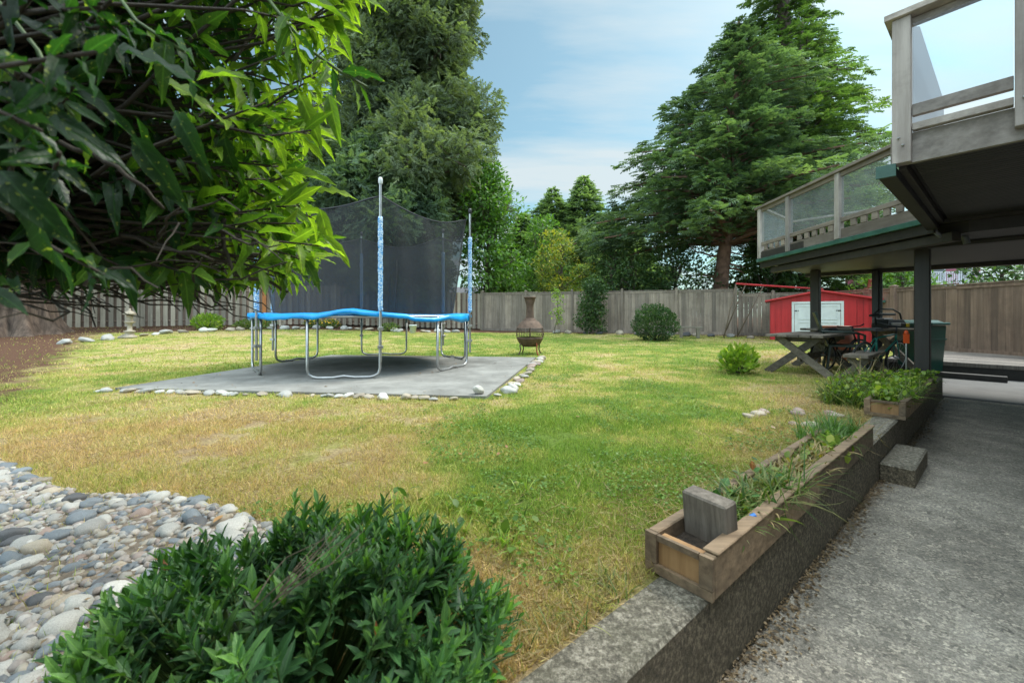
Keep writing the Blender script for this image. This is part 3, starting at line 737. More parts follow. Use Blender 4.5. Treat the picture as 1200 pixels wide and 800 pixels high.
for a, tz in zip(PA, TOPS):
    # U leg
    b = a-31
    A = Vector(tp(a, TR, 0)); B = Vector(tp(b, TR, 0))
    pts = [A+Vector((0,0,FZ)), A+Vector((0,0,.16))]
    d = (B-A).normalized()
    pts += [A+d*.02+Vector((0,0,.09)), A+d*.07+Vector((0,0,G0+.015)), A+d*.13+Vector((0,0,G0)), A.lerp(B,.35)+Vector((0,0,G0+.0)), A.lerp(B,.5)+Vector((0,0,G0+.02)), A.lerp(B,.65)+Vector((0,0,G0)), B-d*.13+Vector((0,0,G0)), B-d*.07+Vector((0,0,G0+.015)), B-d*.02+Vector((0,0,.09)), B+Vector((0,0,.16)), B+Vector((0,0,FZ))]
    mb = MB(); mb.tube(pts, .019, 8); part('leg', mb, M['steel'], t, smooth=True)
    P = Vector(tp(a, TR+.055, 0))
    mb = MB(); mb.tube([P+Vector((0,0,.25)), P+Vector((.0,0,tz))], .018, 8)
    mb.box(P+Vector((0,0,.45)), (.07,.07,.04), R(a)); mb.box(P+Vector((0,0,.7)), (.07,.07,.04), R(a))
    pl = part('pole', mb, M['steel'], t, smooth=False)
    mb = MB(); zs = np.linspace(.93, 2.2, 40)
    mb.tube([P+Vector((random.uniform(-.003,.003),random.uniform(-.003,.003),z)) for z in zs], [.030+.006*random.random() for z in zs], 10); part('foam_sleeve', mb, M['sleeve'], pl, smooth=True)
    mb = MB(); mb.lathe(P+Vector((0,0,tz)), [(.0,.075),(.02,.07),(.03,.045),(.03,.0),(.022,-.02)][::-1], 12); part('end_cap', mb, M['white'] if a == -66 else M['black'], pl, smooth=True)
# net
mb = MB(); NA = 120; NZ = 12; vs0 = []; fs0 = []
for k in range(NA):
    a = 360*k/NA; q = ((a-PA[0]) % 60)/60; sag = 4*q*(1-q)
    for j in range(NZ+1):
        f = j/NZ; rr = (TR-.30)*(1-f) + (TR-.02)*f; rr -= .13*sag*f*f; rr += .02*math.sin(a*.35+f*4)
        zt = 2.52-.20*sag
        vs0.append(tp(a, rr, .90+(zt-.90)*f))
for k in range(NA):
    k2 = (k+1) % NA
    for j in range(NZ): fs0.append((k*(NZ+1)+j, k2*(NZ+1)+j, k2*(NZ+1)+j+1, k*(NZ+1)+j+1))
mb._add(vs0, fs0); part('safety_net', mb, M['net'], t, smooth=True)
mb = MB()
mb.tube([tp(a, TR-.03-.13*(4*(((a-PA[0])%60)/60)*(1-((a-PA[0])%60)/60)), 2.52-.20*(4*(((a-PA[0])%60)/60)*(1-((a-PA[0])%60)/60))) for a in range(0,361,5)], .012, 5, cap=False)
mb.tube([tp(88+random.uniform(-.6,.6), TR-.3+.2*z/1.4, .92+z) for z in np.linspace(0,1.40,14)], [.012+.02*random.random() for _ in range(14)], 6)
mb.tube([tp(94, TR-.3+.2*z/1.4, .92+z) for z in np.linspace(0,1.38,6)], .010, 6)
part('net_hem', mb, M['black'], t)
# ---------------------------------------------------------------- chimenea
cx_, cy_ = .40, 9.15; z0 = gz(cx_, cy_)
t = thing('chimenea', 'rusty cast iron chimenea with tall flue and mesh fire bowl on the lawn', 'chimenea', (cx_,cy_,z0))
c = (cx_,cy_,z0)
mb = MB(); mb.lathe(c, [(.0,.16),(.16,.17),(.24,.24),(.285,.33),(.295,.345),(.30,.37),(.285,.375)], 28); part('fire_bowl', mb, M['rust'], t, smooth=True)
mb = MB()
for k in range(28):
    a = 2*math.pi*k/28; mb.tube([(cx_+r*math.cos(a), cy_+r*math.sin(a), z0+z) for r, z in ((.288,.37),(.305,.45),(.295,.53),(.265,.60))], .0035 if k % 7 else .011, 5)
for z, r in ((.42,.300),(.48,.303),(.54,.29)):
    mb.tube([(cx_+r*math.cos(2*math.pi*k/36), cy_+r*math.sin(2*math.pi*k/36), z0+z) for k in range(37)], .0035, 4, cap=False)
part('mesh_screen', mb, M['rust'], t)
mb = MB(); mb.lathe(c, [(.30,.585),(.285,.60),(.25,.66),(.19,.725),(.135,.76),(.13,.79),(.105,.80)], 28); part('hood', mb, M['rust'], t, smooth=True)
mb = MB(); mb.lathe(c, [(.10,.79),(.085,.9),(.078,1.02),(.085,1.10),(.115,1.19),(.12,1.24),(.135,1.245),(.135,1.275),(.10,1.28),(.07,1.2)], 24); part('flue', mb, M['rust'], t, smooth=True)
for k in range(4):
    a = R(45+90*k-12); ca, sa = math.cos(a), math.sin(a)
    mb = MB(); mb.tube([(cx_+r*ca, cy_+r*sa, z0+z) for r, z in ((.22,.30),(.27,.2),(.25,.1),(.30,.0),(.32,.01))], .014, 6); part('leg', mb, M['redrust'] if k == 3 else M['rust'], t, smooth=True)
# ---------------------------------------------------------------- fences
def fence(name, label, pts, h, m, gap=.0005, bw=.14, post=.10, poststep=2.4, cap=True, backboards=None, postm=None, capm=None, orange=None, back=.0, posth=.08, posts=None):
    t = thing(name, label, 'fence', (pts[0][0], pts[0][1], gz(*pts[0])))
    mb = MB(); mb2 = MB(); mo = MB()
    cnt = 0
    for a, b in zip(pts[:-1], pts[1:]):
        a = Vector(a); b = Vector(b); L = (b-a).length; d = (b-a)/L; ang = math.atan2(d.y, d.x)
        nrm = Vector((d.y, -d.x))
        if nrm.dot(-a) < 0: nrm = -nrm
        n = int(L/(bw+gap)); st = L/n
        for k in range(n):
            p = a+d*(k+.5)*st; z = gz(p.x, p.y)-back
            hh = h+random.uniform(-.008,.008)
            tgt = mb
            if orange and abs(p.x/p.y*480+600-orange) < 4: tgt = mo
            q = p+nrm*random.uniform(0,.006)
            tgt.box((q.x,q.y,z+hh/2+.03), (bw*random.uniform(.975,1.0), .02, hh-.06), ang, rnd=random.random(), bev=.003)
            if backboards:
                p2 = a+d*(k+1)*st-nrm*.045; mb2.box((p2.x,p2.y,z+h/2+.03), (bw,.02,h-.1), ang, bev=.003)
        for z_ in (.28, h-.3):
            q = (a+b)/2-nrm*.03; zz_ = [gz(*a)-back+z_, gz(*b)-back+z_]
            mb2.tube([(a.x-nrm.x*.03,a.y-nrm.y*.03,zz_[0]),(b.x-nrm.x*.03,b.y-nrm.y*.03,zz_[1])], .03, 4)
        if cap:
            n2 = max(1, int(L/2.4))
            for k in range(n2):
                mc = MB(); mk = MB()
                p0 = a+d*L*k/n2; p1 = a+d*L*(k+1)/n2; za = gz(*p0)-back; zb = gz(*p1)-back; mid = (p0+p1)/2
                mc.box((mid.x,mid.y,(za+zb)/2+h+.02), (L/n2,.09,.035), ang); mc.box((mid.x+nrm.x*.022,mid.y+nrm.y*.022,(za+zb)/2+h-.045), (L/n2,.018,.07), ang)
                mk.box((mid.x+nrm.x*.022,mid.y+nrm.y*.022,(za+zb)/2+.06), (L/n2,.018,.12), ang)
                part('cap_rail', mc, capm or m, t); part('kickboard', mk, capm or m, t)
        n3 = max(1, round(L/poststep))
        for k in range(n3+1):
            p = a+d*L*k/n3+nrm*.045; z = gz(p.x,p.y)-back
            mp_ = MB(); mp_.box((p.x,p.y,z+(h+posth)/2), (post,post,h+posth), ang)
            mp_.box((p.x,p.y,z+h+posth+.012), (post+.03,post+.03,.022), ang); mp_.box((p.x,p.y,z+h+posth+.04), (post,post,.03), ang, taper=.4)
            part('post', mp_, postm or m, t)
    part('board_panel', mb, m, t)
    if mb2.v: part('back_rails', mb2, M['fence_brown'] if backboards else m, t)
    if mo.v: part('replacement_board', mo, M['orangewood'], t, 'newer orange board')
    return t
fence('wooden_fence', 'long grey vertical board fence with posts across the back of the yard', [(-1.4,20.0),(8.9,16.3)], 1.80, M['fence_grey'], poststep=2.3)
fence('wooden_fence', 'pale board fence with open gaps seen behind the trampoline and the hanging branches', [(-17,15.3),(-10,17.7),(-1.5,20.05)], 1.78, M['picket'], gap=.09, bw=.15, cap=False, backboards=True, orange=308, post=.09)
fence('wooden_fence', 'short lower grey fence section between the corner post and the red shed', [(9.0,16.2),(11.0,15.2)], 1.62, M['fence_grey'], poststep=1.1)
fence('wooden_fence', 'brown vertical board fence with capped posts right of the shed behind the green bin', [(11.05,15.1),(11.05,5.2)], 1.66, M['fence_brown'], poststep=2.95, post=.13, back=.06, posth=.06)
# ---------------------------------------------------------------- shed
shx, shy = 9.78, 13.0; zs_ = gz(shx, shy)-.02; SRZ = R(-33); hw_ = 1.35; sd_ = 1.7
t = thing('garden_shed', 'small bright red garden shed with white double doors and low pitched roof', 'shed', (shx, shy, zs_))
EH, PH = 1.33, 1.60
def smb():
    mb = MB(); mb.M = Matrix.Translation((shx, shy, zs_)) @ Matrix.Rotation(SRZ, 4, 'Z'); return mb
mb = smb()
mb.poly([(-hw_,0,0),(hw_,0,0),(hw_,0,EH),(0,0,PH),(-hw_,0,EH)], (0,sd_,0))
for x in (-hw_+.16, -hw_+.32, hw_-.30, hw_-.15, hw_-.45, -hw_+.02, hw_-.02): mb.box((x,-.008,EH/2), (.016,.012,EH), 0)
part('wall', mb, M['redpaint'], t)
for sg in (-1,1):
    mb = smb(); xe = sg*(hw_+.14); ze = EH-.028
    mb.poly([(0,-.14,PH+.006),(xe,-.14,ze),(xe,-.14,ze+.05),(0,-.14,PH+.056)], (0,sd_+.25,0)); part('roof_panel', mb, M['redroof'], t)
for sg in (-1,1):
    mb = smb(); xc_ = sg*.295-.08; mb.box((xc_,-.02,.63), (.58,.03,1.16)); d_ = part('door', mb, M['white'], t)
    mb = smb()
    for (cz0,h0) in ((.94,.42),(.38,.50)):
        for dz in (-h0/2,h0/2): mb.box((xc_,-.042,cz0+dz), (.42,.012,.022))
        for dx in (-.21,.21): mb.box((xc_+dx,-.042,cz0), (.022,.012,h0-.024))
    part('panel_moulding', mb, M['white'], d_)
    mb = smb(); mb.box((xc_-sg*.24,-.05,.66), (.03,.035,.12)); part('handle', mb, M['black'], d_)
    mb = smb()
    for hz in (.25,1.0): mb.box((xc_+sg*.24,-.042,hz), (.12,.012,.03))
    part('hinges', mb, M['black'], d_)
mb = smb()
for x in (-.71,.55): mb.box((x,-.03,.62), (.07,.04,1.2))
mb.box((-.08,-.03,1.255), (1.33,.045,.07)); part('door_frame', mb, M['white'], t)
mb = smb(); mb.box((hw_+.10,-.1,EH-.07), (.16,.12,.07)); part('gutter_end', mb, M['green_trim'], t)
# ladder frame leaning behind shed
t = thing('swing_frame', 'old red and grey metal swing frame standing behind the left end of the red shed', 'swing frame', (7.9,15.1,gz(7.9,15.1)))
z_ = gz(7.9,15.1)
A_ = Vector((8.15,14.9,z_+1.95)); B_ = Vector((11.3,14.9,z_+1.75))
mb = MB(); mb.tube([A_, B_], .035, 8); part('top_bar', mb, M['redroof'], t, smooth=True)
for top, bot in ((A_, (7.55,14.6,z_)), (A_+Vector((.35,0,-.02)), (8.0,15.5,z_)), (A_+Vector((1.0,0,-.08)), (8.35,15.2,z_)), (B_, (11.3,14.6,z_))):
    mb = MB(); mb.tube([top, bot], .022, 8); part('leg', mb, M['twigpale'], t, smooth=True)
# ---------------------------------------------------------------- raised deck
ZU = 1.87; ZD = 2.06
t = thing('raised_deck', 'raised weathered timber house deck on dark posts with hazy glass guard panels', 'deck', W(6.5,.2,PATIO))
t_deck = t
def wpoly(mb, uv, z0, z1): mb.poly([W(u,v,z0) for u, v in uv], (0,0,z1-z0))
OUT = [(3.74,-3.4),(3.74,.42),(6.28,.49),(8.42,2.93),(10.25,2.93),(10.25,-3.4)]
mb = MB(); wpoly(mb, OUT, ZU+.03, ZD-.01); part('deck_floor', mb, M['darkwood'], t)
mb = MB()
k = 3.76
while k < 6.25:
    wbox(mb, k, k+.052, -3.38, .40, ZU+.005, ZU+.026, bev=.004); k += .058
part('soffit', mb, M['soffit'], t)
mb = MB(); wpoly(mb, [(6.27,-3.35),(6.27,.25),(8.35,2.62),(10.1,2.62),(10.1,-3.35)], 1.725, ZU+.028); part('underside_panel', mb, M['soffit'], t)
mb = MB(); wbox(mb, 6.22, 6.262, -3.35, .46, 1.84, ZU+.01); part('trim_strip', mb, M['darkwood'], t)
# beams
mb = MB(); wbox(mb, 9.95, 10.12, -3.35, 2.64, 1.66, 1.722); wbox(mb, 6.95, 7.1, -3.3, 1.1, 1.68, 1.722); part('beam', mb, M['darkwood'], t)
mb = MB(); p0 = Vector(W(6.3,.34,1.70)); p1 = Vector(W(8.42,2.72,1.70)); md = (p0+p1)/2; an = math.atan2(p1.y-p0.y, p1.x-p0.x)
mb.box(md, ((p1-p0).length,.10,.10), an); part('beam', mb, M['darkwood'], t)
# fascia boards
mb = MB(); wbox(mb, 3.70, 3.738, -3.4, .50, ZU-.005, 2.058); part('fascia', mb, M['deckwood_u'], t)
mb = MB(); wbox(mb, 3.74, 6.26, .425, .465, ZU-.03, 2.055); part('fascia', mb, M['darkwood'], t)
# green capped side gutter below
mb = MB(); wbox(mb, 3.66, 6.3, .47, .56, ZU-.075, ZU-.012); part('gutter', mb, M['darkwood'], t)
mb = MB(); wbox(mb, 3.635, 3.658, .465, .565, ZU-.085, ZU-.003); part('gutter_end', mb, M['green_trim'], t)
c0 = Vector(W(6.28,.52)); c1_ = Vector(W(8.48,2.98)); cd = (c1_-c0).normalized(); cn = Vector((-cd.y,cd.x,0)); can = math.atan2(cd.y, cd.x); CL = (c1_-c0).length
def cbox(mb, s0, s1, n0, n1, z0, z1, rnd=None):   # along the chamfered edge
    p = c0+cd*(s0+s1)/2+cn*(n0+n1)/2; mb.box((p.x,p.y,(z0+z1)/2), (s1-s0,n1-n0,z1-z0), can, rnd=rnd)
mb = MB(); cbox(mb, 0, CL, -.04, 0, 1.935, 2.075); part('fascia', mb, M['deckwood_y'], t)
mb = MB(); cbox(mb, -.05, CL+.03, -.02, .035, 1.872, 1.932); part('green_trim', mb, M['green_trim'], t)
mb = MB(); cbox(mb, 0, CL, -.06, -.02, 1.76, 1.87); part('fascia', mb, M['darkwood'], t)
for v0_, v1_, z0_, z1_, mm in ((2.93,2.97,1.935,2.075,'deckwood_u'),(2.95,3.0,1.872,1.932,'green_trim')):
    mb = MB(); wbox(mb, 8.42, 10.25, v0_, v1_, z0_, z1_); part('fascia' if mm != 'green_trim' else 'green_trim', mb, M[mm], t)
mb = MB(); wbox(mb, 10.21, 10.25, -3.4, 2.93, ZU, 2.06); part('fascia', mb, M['deckwood_u'], t)
# guard along near face (u = 3.7)
def gpost(fn, z0, z1, m='greywood'):
    mb = MB(); fn(mb, z0, z1); p = part('guard_post', mb, M['deckwood'], t); return p
pp = gpost(lambda mb, a, b: wbox(mb, 3.635, 3.698, .395, .485, a, b), ZU-.01, 2.80)
p2 = gpost(lambda mb, a, b: wbox(mb, 3.635, 3.698, -.115, -.025, a, b), 1.93, 2.80)
gpost(lambda mb, a, b: wbox(mb, 3.635, 3.698, -.90, -.81, a, b), 1.93, 2.80)
for P_, vv, zz_ in ((pp,.44,1.99),(p2,-.07,2.05)):
    mb = MB(); 
    for dz in (-.02,.03): mb.lathe(W(3.628,vv+dz*.4,zz_+dz), [(.0,.008),(.007,.006),(.008,0),(.0,-.008)], 8)
    part('bolt', mb, M['steel'], P_)
mb = MB(); wbox(mb, 3.61, 3.75, -3.4, .52, 2.802, 2.84); wbox(mb, 3.69, 3.73, -3.4, .40, 2.755, 2.80); part('top_rail', mb, M['deckwood_u'], t)
mb = MB(); wbox(mb, 3.66, 3.70, -.022, .392, 2.155, 2.228); wbox(mb, 3.66, 3.70, -.80, -.118, 2.155, 2.228); wbox(mb, 3.66, 3.70, -3.4, -.92, 2.155, 2.228); part('lower_rail', mb, M['deckwood_u'], t)
mb = MB(); wbox(mb, 3.655, 3.71, -.022, .392, 2.061, 2.106); wbox(mb, 3.655, 3.71, -.80, -.118, 2.061, 2.106); part('bottom_rail', mb, M['deckwood_u'], t)
mb = MB(); wbox(mb, 3.68, 3.686, -.018, .389, 2.230, 2.753); part('glass_pane', mb, M['glassclean'], t)
mb = MB(); wbox(mb, 3.68, 3.686, -.80, -.118, 2.230, 2.753); part('glass_pane', mb, M['glassclean'], t)
# side guard along wall direction
mb = MB(); wbox(mb, 3.752, 6.26, .445, .52, 2.802, 2.84); part('top_rail', mb, M['deckwood_u'], t)
mb = MB(); a_ = Vector(W(0,.006,0)); mb.poly([W(3.755,.428,2.12),W(6.25,.428,2.12),W(6.25,.428,3.13),W(4.4,.428,3.08),W(3.755,.428,2.795)], a_); part('glass_pane', mb, M['frost'], t)
mb = MB(); wbox(mb, 3.752, 6.2, .42, .46, 2.06, 2.115); part('lower_rail', mb, M['deckwood_u'], t)
for u in (6.22,): gpost(lambda mb, a, b: wbox(mb, u, u+.07, .40, .47, a, b), 2.06, 2.80)
# chamfer guard: posts by pixel column 935, 995
S_ = [0.02, 1.28, 2.38, CL-.09]
for s in S_:
    gpost(lambda mb, a, b: cbox(mb, s, s+.09, -.045, .03, a, b), 1.94, 2.86)
for a, b in zip(S_[:-1], S_[1:]):
    mb = MB(); cbox(mb, a+.095, b-.005, -.012, -.006, 2.235, 2.80); part('glass_pane', mb, M['glass'], t)
    mb = MB(); cbox(mb, a+.095, b-.005, -.03, .01, 2.17, 2.23); part('lower_rail', mb, M['deckwood_y'], t)
    x = a+.15
    while x < b-.1:
        mb = MB(); cbox(mb, x, x+.09, -.02, .005, 2.079, 2.165); part('spacer_block', mb, M['deckwood_y'], t); x += .17
mb = MB(); cbox(mb, -.03, CL+.06, -.065, .055, 2.862, 2.90); cbox(mb, 0, CL, -.03, .01, 2.80, 2.858); part('top_rail', mb, M['deckwood_y'], t)
mb = MB(); wbox(mb, 8.5, 10.25, 2.90, 3.0, 2.862, 2.90); part('top_rail', mb, M['deckwood_u'], t)
mb = MB(); wbox(mb, 8.55, 10.2, 2.94, 2.946, 2.2, 2.85); part('glass_pane', mb, M['glass'], t)
# far edge rail (seen through the glass)
mb = MB(); wbox(mb, 10.18, 10.25, -3.4, 2.9, 2.862, 2.90); part('top_rail', mb, M['deckwood_u'], t)
# downpipe
mb = MB(); mb.tube([W(6.33,.50,1.84), W(6.33,.50,1.78), W(6.36,.44,1.70)], .022, 8); mb.tube([W(6.45,.40,1.80), W(6.6,.30,1.74), W(6.62,.28,1.65)], .03, 8); part('downpipe', mb, M['greybox'], t, smooth=True)
# support posts
for (u,v,z0,sz) in ((7.13,.67,.004,.14),(9.3,2.3,gz(*W(9.3,2.3)[:2]),.14)):
    mb = MB(); c = W(u,v,(z0+1.72)/2); mb.box(c, (sz,sz,1.722-z0), WROT); part('support_post', mb, M['darkpost'], t)
mb = MB(); z0 = PATIO+.02; c = W(9.95,1.55,0); mb.box((c[0],c[1],(z0+1.70)/2), (.09,.09,1.70-z0), WROT); mb.box((c[0]+.07,c[1]-.03,(z0+1.70)/2), (.035,.05,1.70-z0), WROT)
part('support_post', mb, M['black'], t)

# the house the deck hangs from, just outside the right of the frame
t = thing('house', 'dark sided house wall that carries the raised deck', 'house', W(4,-3.6,PATIO))
mb = MB(); wbox(mb, -7, 13, -9, -3.42, -.5, 5.6); part('wall', mb, simple('house_siding', (.5,.48,.44), .8), t)
mb = MB(); wbox(mb, -7.5, 13.5, -9.5, -2.9, 5.62, 5.85); part('roof', mb, M['roofing'], t)
# ---------------------------------------------------------------- picnic table etc
def frame_mb(o, rz):
    mb = MB(); mb.M = Matrix.Translation(Vector(o)) @ Matrix.Rotation(rz, 4, 'Z'); return mb
def picnic(o, rz, label, L=1.7, Wd=.72, H=.60):
    t = thing('picnic_table', label, 'picnic table', o)
    n = 5
    mb = frame_mb(o, rz)
    for k in range(n): mb.box((0, -Wd/2+(k+.5)*Wd/n, H-.02), (L+random.uniform(-.02,.02), Wd/n-.008, .038), bev=.004)
    part('tabletop', mb, M['table'], t)
    for sx in (-1, 1):
        x = sx*(L/2-.22)
        for sy in (-1, 1):
            mb = frame_mb(o, rz); a = Vector((x+sy*.022, -sy*.26, H-.04)); b = Vector((x+sy*.022, sy*.42, .0))
            d = b-a; rot = Matrix.Rotation(math.atan2(d.y, -d.z), 3, 'X')
            mb.box((a+b)/2, (.042,.10,d.length), rot=rot); part('leg', mb, M['table'], t)
    mb = frame_mb(o, rz)
    for sx in (-1,1): mb.box((sx*(L/2-.28), 0, H-.075), (.04,Wd-.1,.07))
    mb.box((0,0,.24), (L-.5,.04,.09)); part('stretcher', mb, M['table'], t)
    return t
tx, ty = 4.72, 6.47
picnic((tx,ty,gz(tx,ty)), WROT, 'low weathered grey picnic table with crossed plank legs at the lawn edge')
def bench(o, rz, label, L=1.2, Wd=.26, H=.36, m='table', stone_=False):
    t = thing('bench', label, 'bench', o)
    mb = frame_mb(o, rz); mb.box((0,0,H-.02), (L,Wd,.042)); part('seat', mb, M[m], t)
    for sx in (-1,1):
        if stone_:
            mb = frame_mb(o, rz); mb.box((sx*(L/2-.15),0,(H-.045)/2), (.10,Wd*.8,H-.045), taper=1.15); part('leg', mb, M[m], t)
        else:
            for sy in (-1,1):
                mb = frame_mb(o, rz); a = Vector((sx*(L/2-.15)+sy*.021, -sy*.09, H-.042)); b = Vector((sx*(L/2-.15)+sy*.021, sy*.2, 0)); d = b-a
                mb.box((a+b)/2, (.038,.08,d.length), rot=Matrix.Rotation(math.atan2(d.y,-d.z),3,'X')); part('leg', mb, M[m], t)
    return t
bx, by = 4.95, 5.72
bench((bx,by,gz(bx,by)), WROT, 'narrow wooden bench with crossed legs alongside the picnic table', 1.3)
sx_, sy_ = at(808,385,14.6)[0], 14.6
bench((sx_,sy_,gz(sx_,sy_)), R(-20), 'small mossy stone garden bench between the round bush and the back fence', .85, .32, .40, 'stonebench', True)
# second dark table further right
tx2, ty2 = 6.0, 7.1
picnic((tx2,ty2,gz(tx2,ty2)), R(8), 'dark wooden table behind the bicycle under the deck', 1.7, .6, .66)
# terracotta urn
o = (5.75,7.75,gz(5.75,7.75)); o = (6.3,7.95,gz(6.3,7.95))
t = thing('terracotta_urn', 'large barrel shaped terracotta urn standing behind the picnic table', 'urn', o)
mb = MB(); mb.lathe(o, [(.0,.01),(.17,.0),(.19,.02),(.25,.2),(.27,.36),(.255,.5),(.215,.60),(.20,.62)], 28); part('body', mb, M['terracotta'], t, smooth=True)
mb = MB(); mb.lathe(o, [(.20,.62),(.235,.625),(.24,.66),(.225,.675),(.19,.665),(.18,.5)], 28); part('rim', mb, M['terracotta'], t, smooth=True)
# plastic garden chair
def garden_chair(o, rz, label):
    t = thing('garden_chair', label, 'chair', o)
    mb = frame_mb(o, rz); mb.box((0,0,.41), (.46,.44,.03)); part('seat', mb, M['darkgreen'], t)
    mb = frame_mb(o, rz); rt = Matrix.Rotation(R(18), 3, 'Y')
    for k in range(5): mb.box((-.30, -.17+k*.085, .66), (.022,.07,.50), rot=Matrix.Rotation(R(-18), 3, 'Y'))
    mb.box((-.375,0,.90), (.03,.43,.06), rot=Matrix.Rotation(R(-18), 3, 'Y')); part('backrest', mb, M['darkgreen'], t)
    for sx in (-1,1):
        for sy in (-1,1):
            mb = frame_mb(o, rz); mb.tube([(sx*.2,sy*.2,.40),(sx*.25,sy*.24,0)], [.022,.018], 6); part('leg', mb, M['darkgreen'], t)
    for sy in (-1,1):
        mb = frame_mb(o, rz); mb.tube([(-.31,sy*.24,.63),(.1,sy*.26,.62),(.2,sy*.25,.58),(.2,sy*.22,.42)], .018, 6); part('armrest', mb, M['darkgreen'], t)
o = (5.05,6.1); garden_chair((5.16,6.35,gz(*o)), R(-32), 'dark green slatted plastic garden chair tipped back beside the bench')
# bicycles
def bicycle(o, rz, label, m, lean=0.0):
    t = thing('bicycle', label, 'bicycle', o)
    def fm(): 
        mb = MB(); mb.M = Matrix.Translation(Vector(o)) @ Matrix.Rotation(rz, 4, 'Z') @ Matrix.Rotation(lean, 4, 'X'); return mb
    for x in (-.5,.5):
        mb = fm(); mb.tube([(x+.31*math.cos(2*math.pi*k/28),0,.33+.31*math.sin(2*math.pi*k/28)) for k in range(29)], .021, 7, cap=False)
        wh = part('wheel', mb, M['rubber'], t, smooth=True)
        mb = fm()
        for k in range(14): a = 2*math.pi*k/14; mb.tube([(x,.012*(-1)**k,.33),(x+.29*math.cos(a),0,.33+.29*math.sin(a))], .002, 3)
        mb.tube([(x+.29*math.cos(2*math.pi*k/28),0,.33+.29*math.sin(2*math.pi*k/28)) for k in range(29)], .009, 5, cap=False)
        mb.tube([(x,-.04,.33),(x,.04,.33)], .02, 8)
        part('spokes', mb, M['steel'], wh)
    mb = fm()
    bb = (-.08,0,.30); st = (-.20,0,.72); ht = (.36,0,.78); hb = (.39,0,.66)
    for a, b in ((bb,st),(st,ht),(bb,hb),(ht,hb)): mb.tube([a,b], .018, 8)
    for sy in (-1,1):
        for a, b in ((bb,(-.5,sy*.05,.33)),(st,(-.5,sy*.05,.33)),(hb,(.5,sy*.05,.33))): mb.tube([(a[0],sy*.02,a[2]),b], .010, 6)
    part('frame', mb, m, t, smooth=True)
    mb = fm(); mb.tube([st,(-.235,0,.86)], .014, 6); mb.box((-.24,0,.88), (.26,.13,.05), taper=.7); part('saddle', mb, M['black'], t)
    mb = fm(); mb.tube([ht,(.345,0,.92)], .014, 6); mb.tube([(.28,-.29,.96),(.36,-.15,.93),(.36,.15,.93),(.28,.29,.96)], .013, 6); part('handlebar', mb, M['black'], t, smooth=True)
    mb = fm(); mb.lathe((0,0,0), [(0,0)], 3) if False else None
    mb.tube([(bb[0]+.09*math.cos(2*math.pi*k/16),.03,bb[2]+.09*math.sin(2*math.pi*k/16)) for k in range(17)], .008, 4, cap=False)
    mb.tube([(bb[0],.04,bb[2]),(bb[0]+.1,.05,bb[2]-.13),(bb[0]+.1,.12,bb[2]-.13)], .01, 5); mb.tube([(bb[0],-.04,bb[2]),(bb[0]-.1,-.05,bb[2]+.13),(bb[0]-.1,-.12,bb[2]+.13)], .01, 5)
    part('crank', mb, M['steel'], t)
    return t
bk1 = bicycle((5.30,5.95,0), R(20), 'teal framed bicycle leaning beside the dark deck post', M['teal'], R(8))
bk2 = bicycle((5.35,6.6,0), R(12), 'black bicycle standing behind the teal bicycle', M['black'], R(-6))
bk1.scale = (.78,)*3; bk2.scale = (.75,)*3
# reflector pole orange
o = at(1062, 400, 5.6); o = (o[0], o[1], gz(o[0],o[1]))
t = thing('marker_stake', 'thin stake with a bright orange reflector just left of the dark deck post', 'marker', o)
mb = MB(); mb.tube([(o[0],o[1],o[2]),(o[0],o[1],.52)], .01, 6); part('stake', mb, M['steel'], t)
mb = MB(); mb.box((o[0],o[1],.56), (.06,.03,.13), R(-30)); mb.lathe((o[0],o[1],.625), [(.028,0),(.026,.02),(.012,.05),(0,.052)], 12); part('reflector', mb, M['orange'], t)
# mower / generator on the table: black handled machine
o = (tx2+.55,ty2+.0,gz(tx2,ty2)+.66)
t = thing('barbecue', 'black portable barbecue with looped handle standing on the dark table', 'barbecue', o)
mb = frame_mb(o, R(8)); mb.box((0,0,.05), (.42,.28,.08)); mb.box((0,0,.12), (.36,.24,.06), taper=.85); part('body', mb, M['black'], t)
mb = frame_mb(o, R(8)); mb.tube([(-.28,0,.05),(-.3,0,.26),(-.2,0,.33),(.05,0,.33),(.2,0,.26),(.26,0,.05)], .014, 8); mb.tube([(-.40,0,.22),(-.2,0,.24),(.1,0,.24)], .02, 8); part('handle', mb, M['black'], t, smooth=True)
mb = frame_mb(o, R(8)); mb.box((-.06,-.145,.07), (.18,.02,.05)); part('control_panel', mb, M['steel'], t)
mb = frame_mb(o, R(8)); mb.box((.17,-.15,.05), (.05,.02,.07)); part('yellow_tag', mb, M['yellow'], t)
o2 = (tx2+.98,ty2+.05,0)
o2 = at(1042, 396, 7.3); o2 = (o2[0],o2[1],gz(tx2,ty2)+.66)
# grey crate stands on the right end of the dark table
mb = MB(); mb.box((o2[0]-.12,o2[1],o2[2]+.09), (.22,.2,.17), R(10), bev=.012)
single('storage_box', mb, M['greybox'], 'small dark grey storage box on the right end of the dark table', 'box', loc=(o2[0]-.12,o2[1],o2[2]))
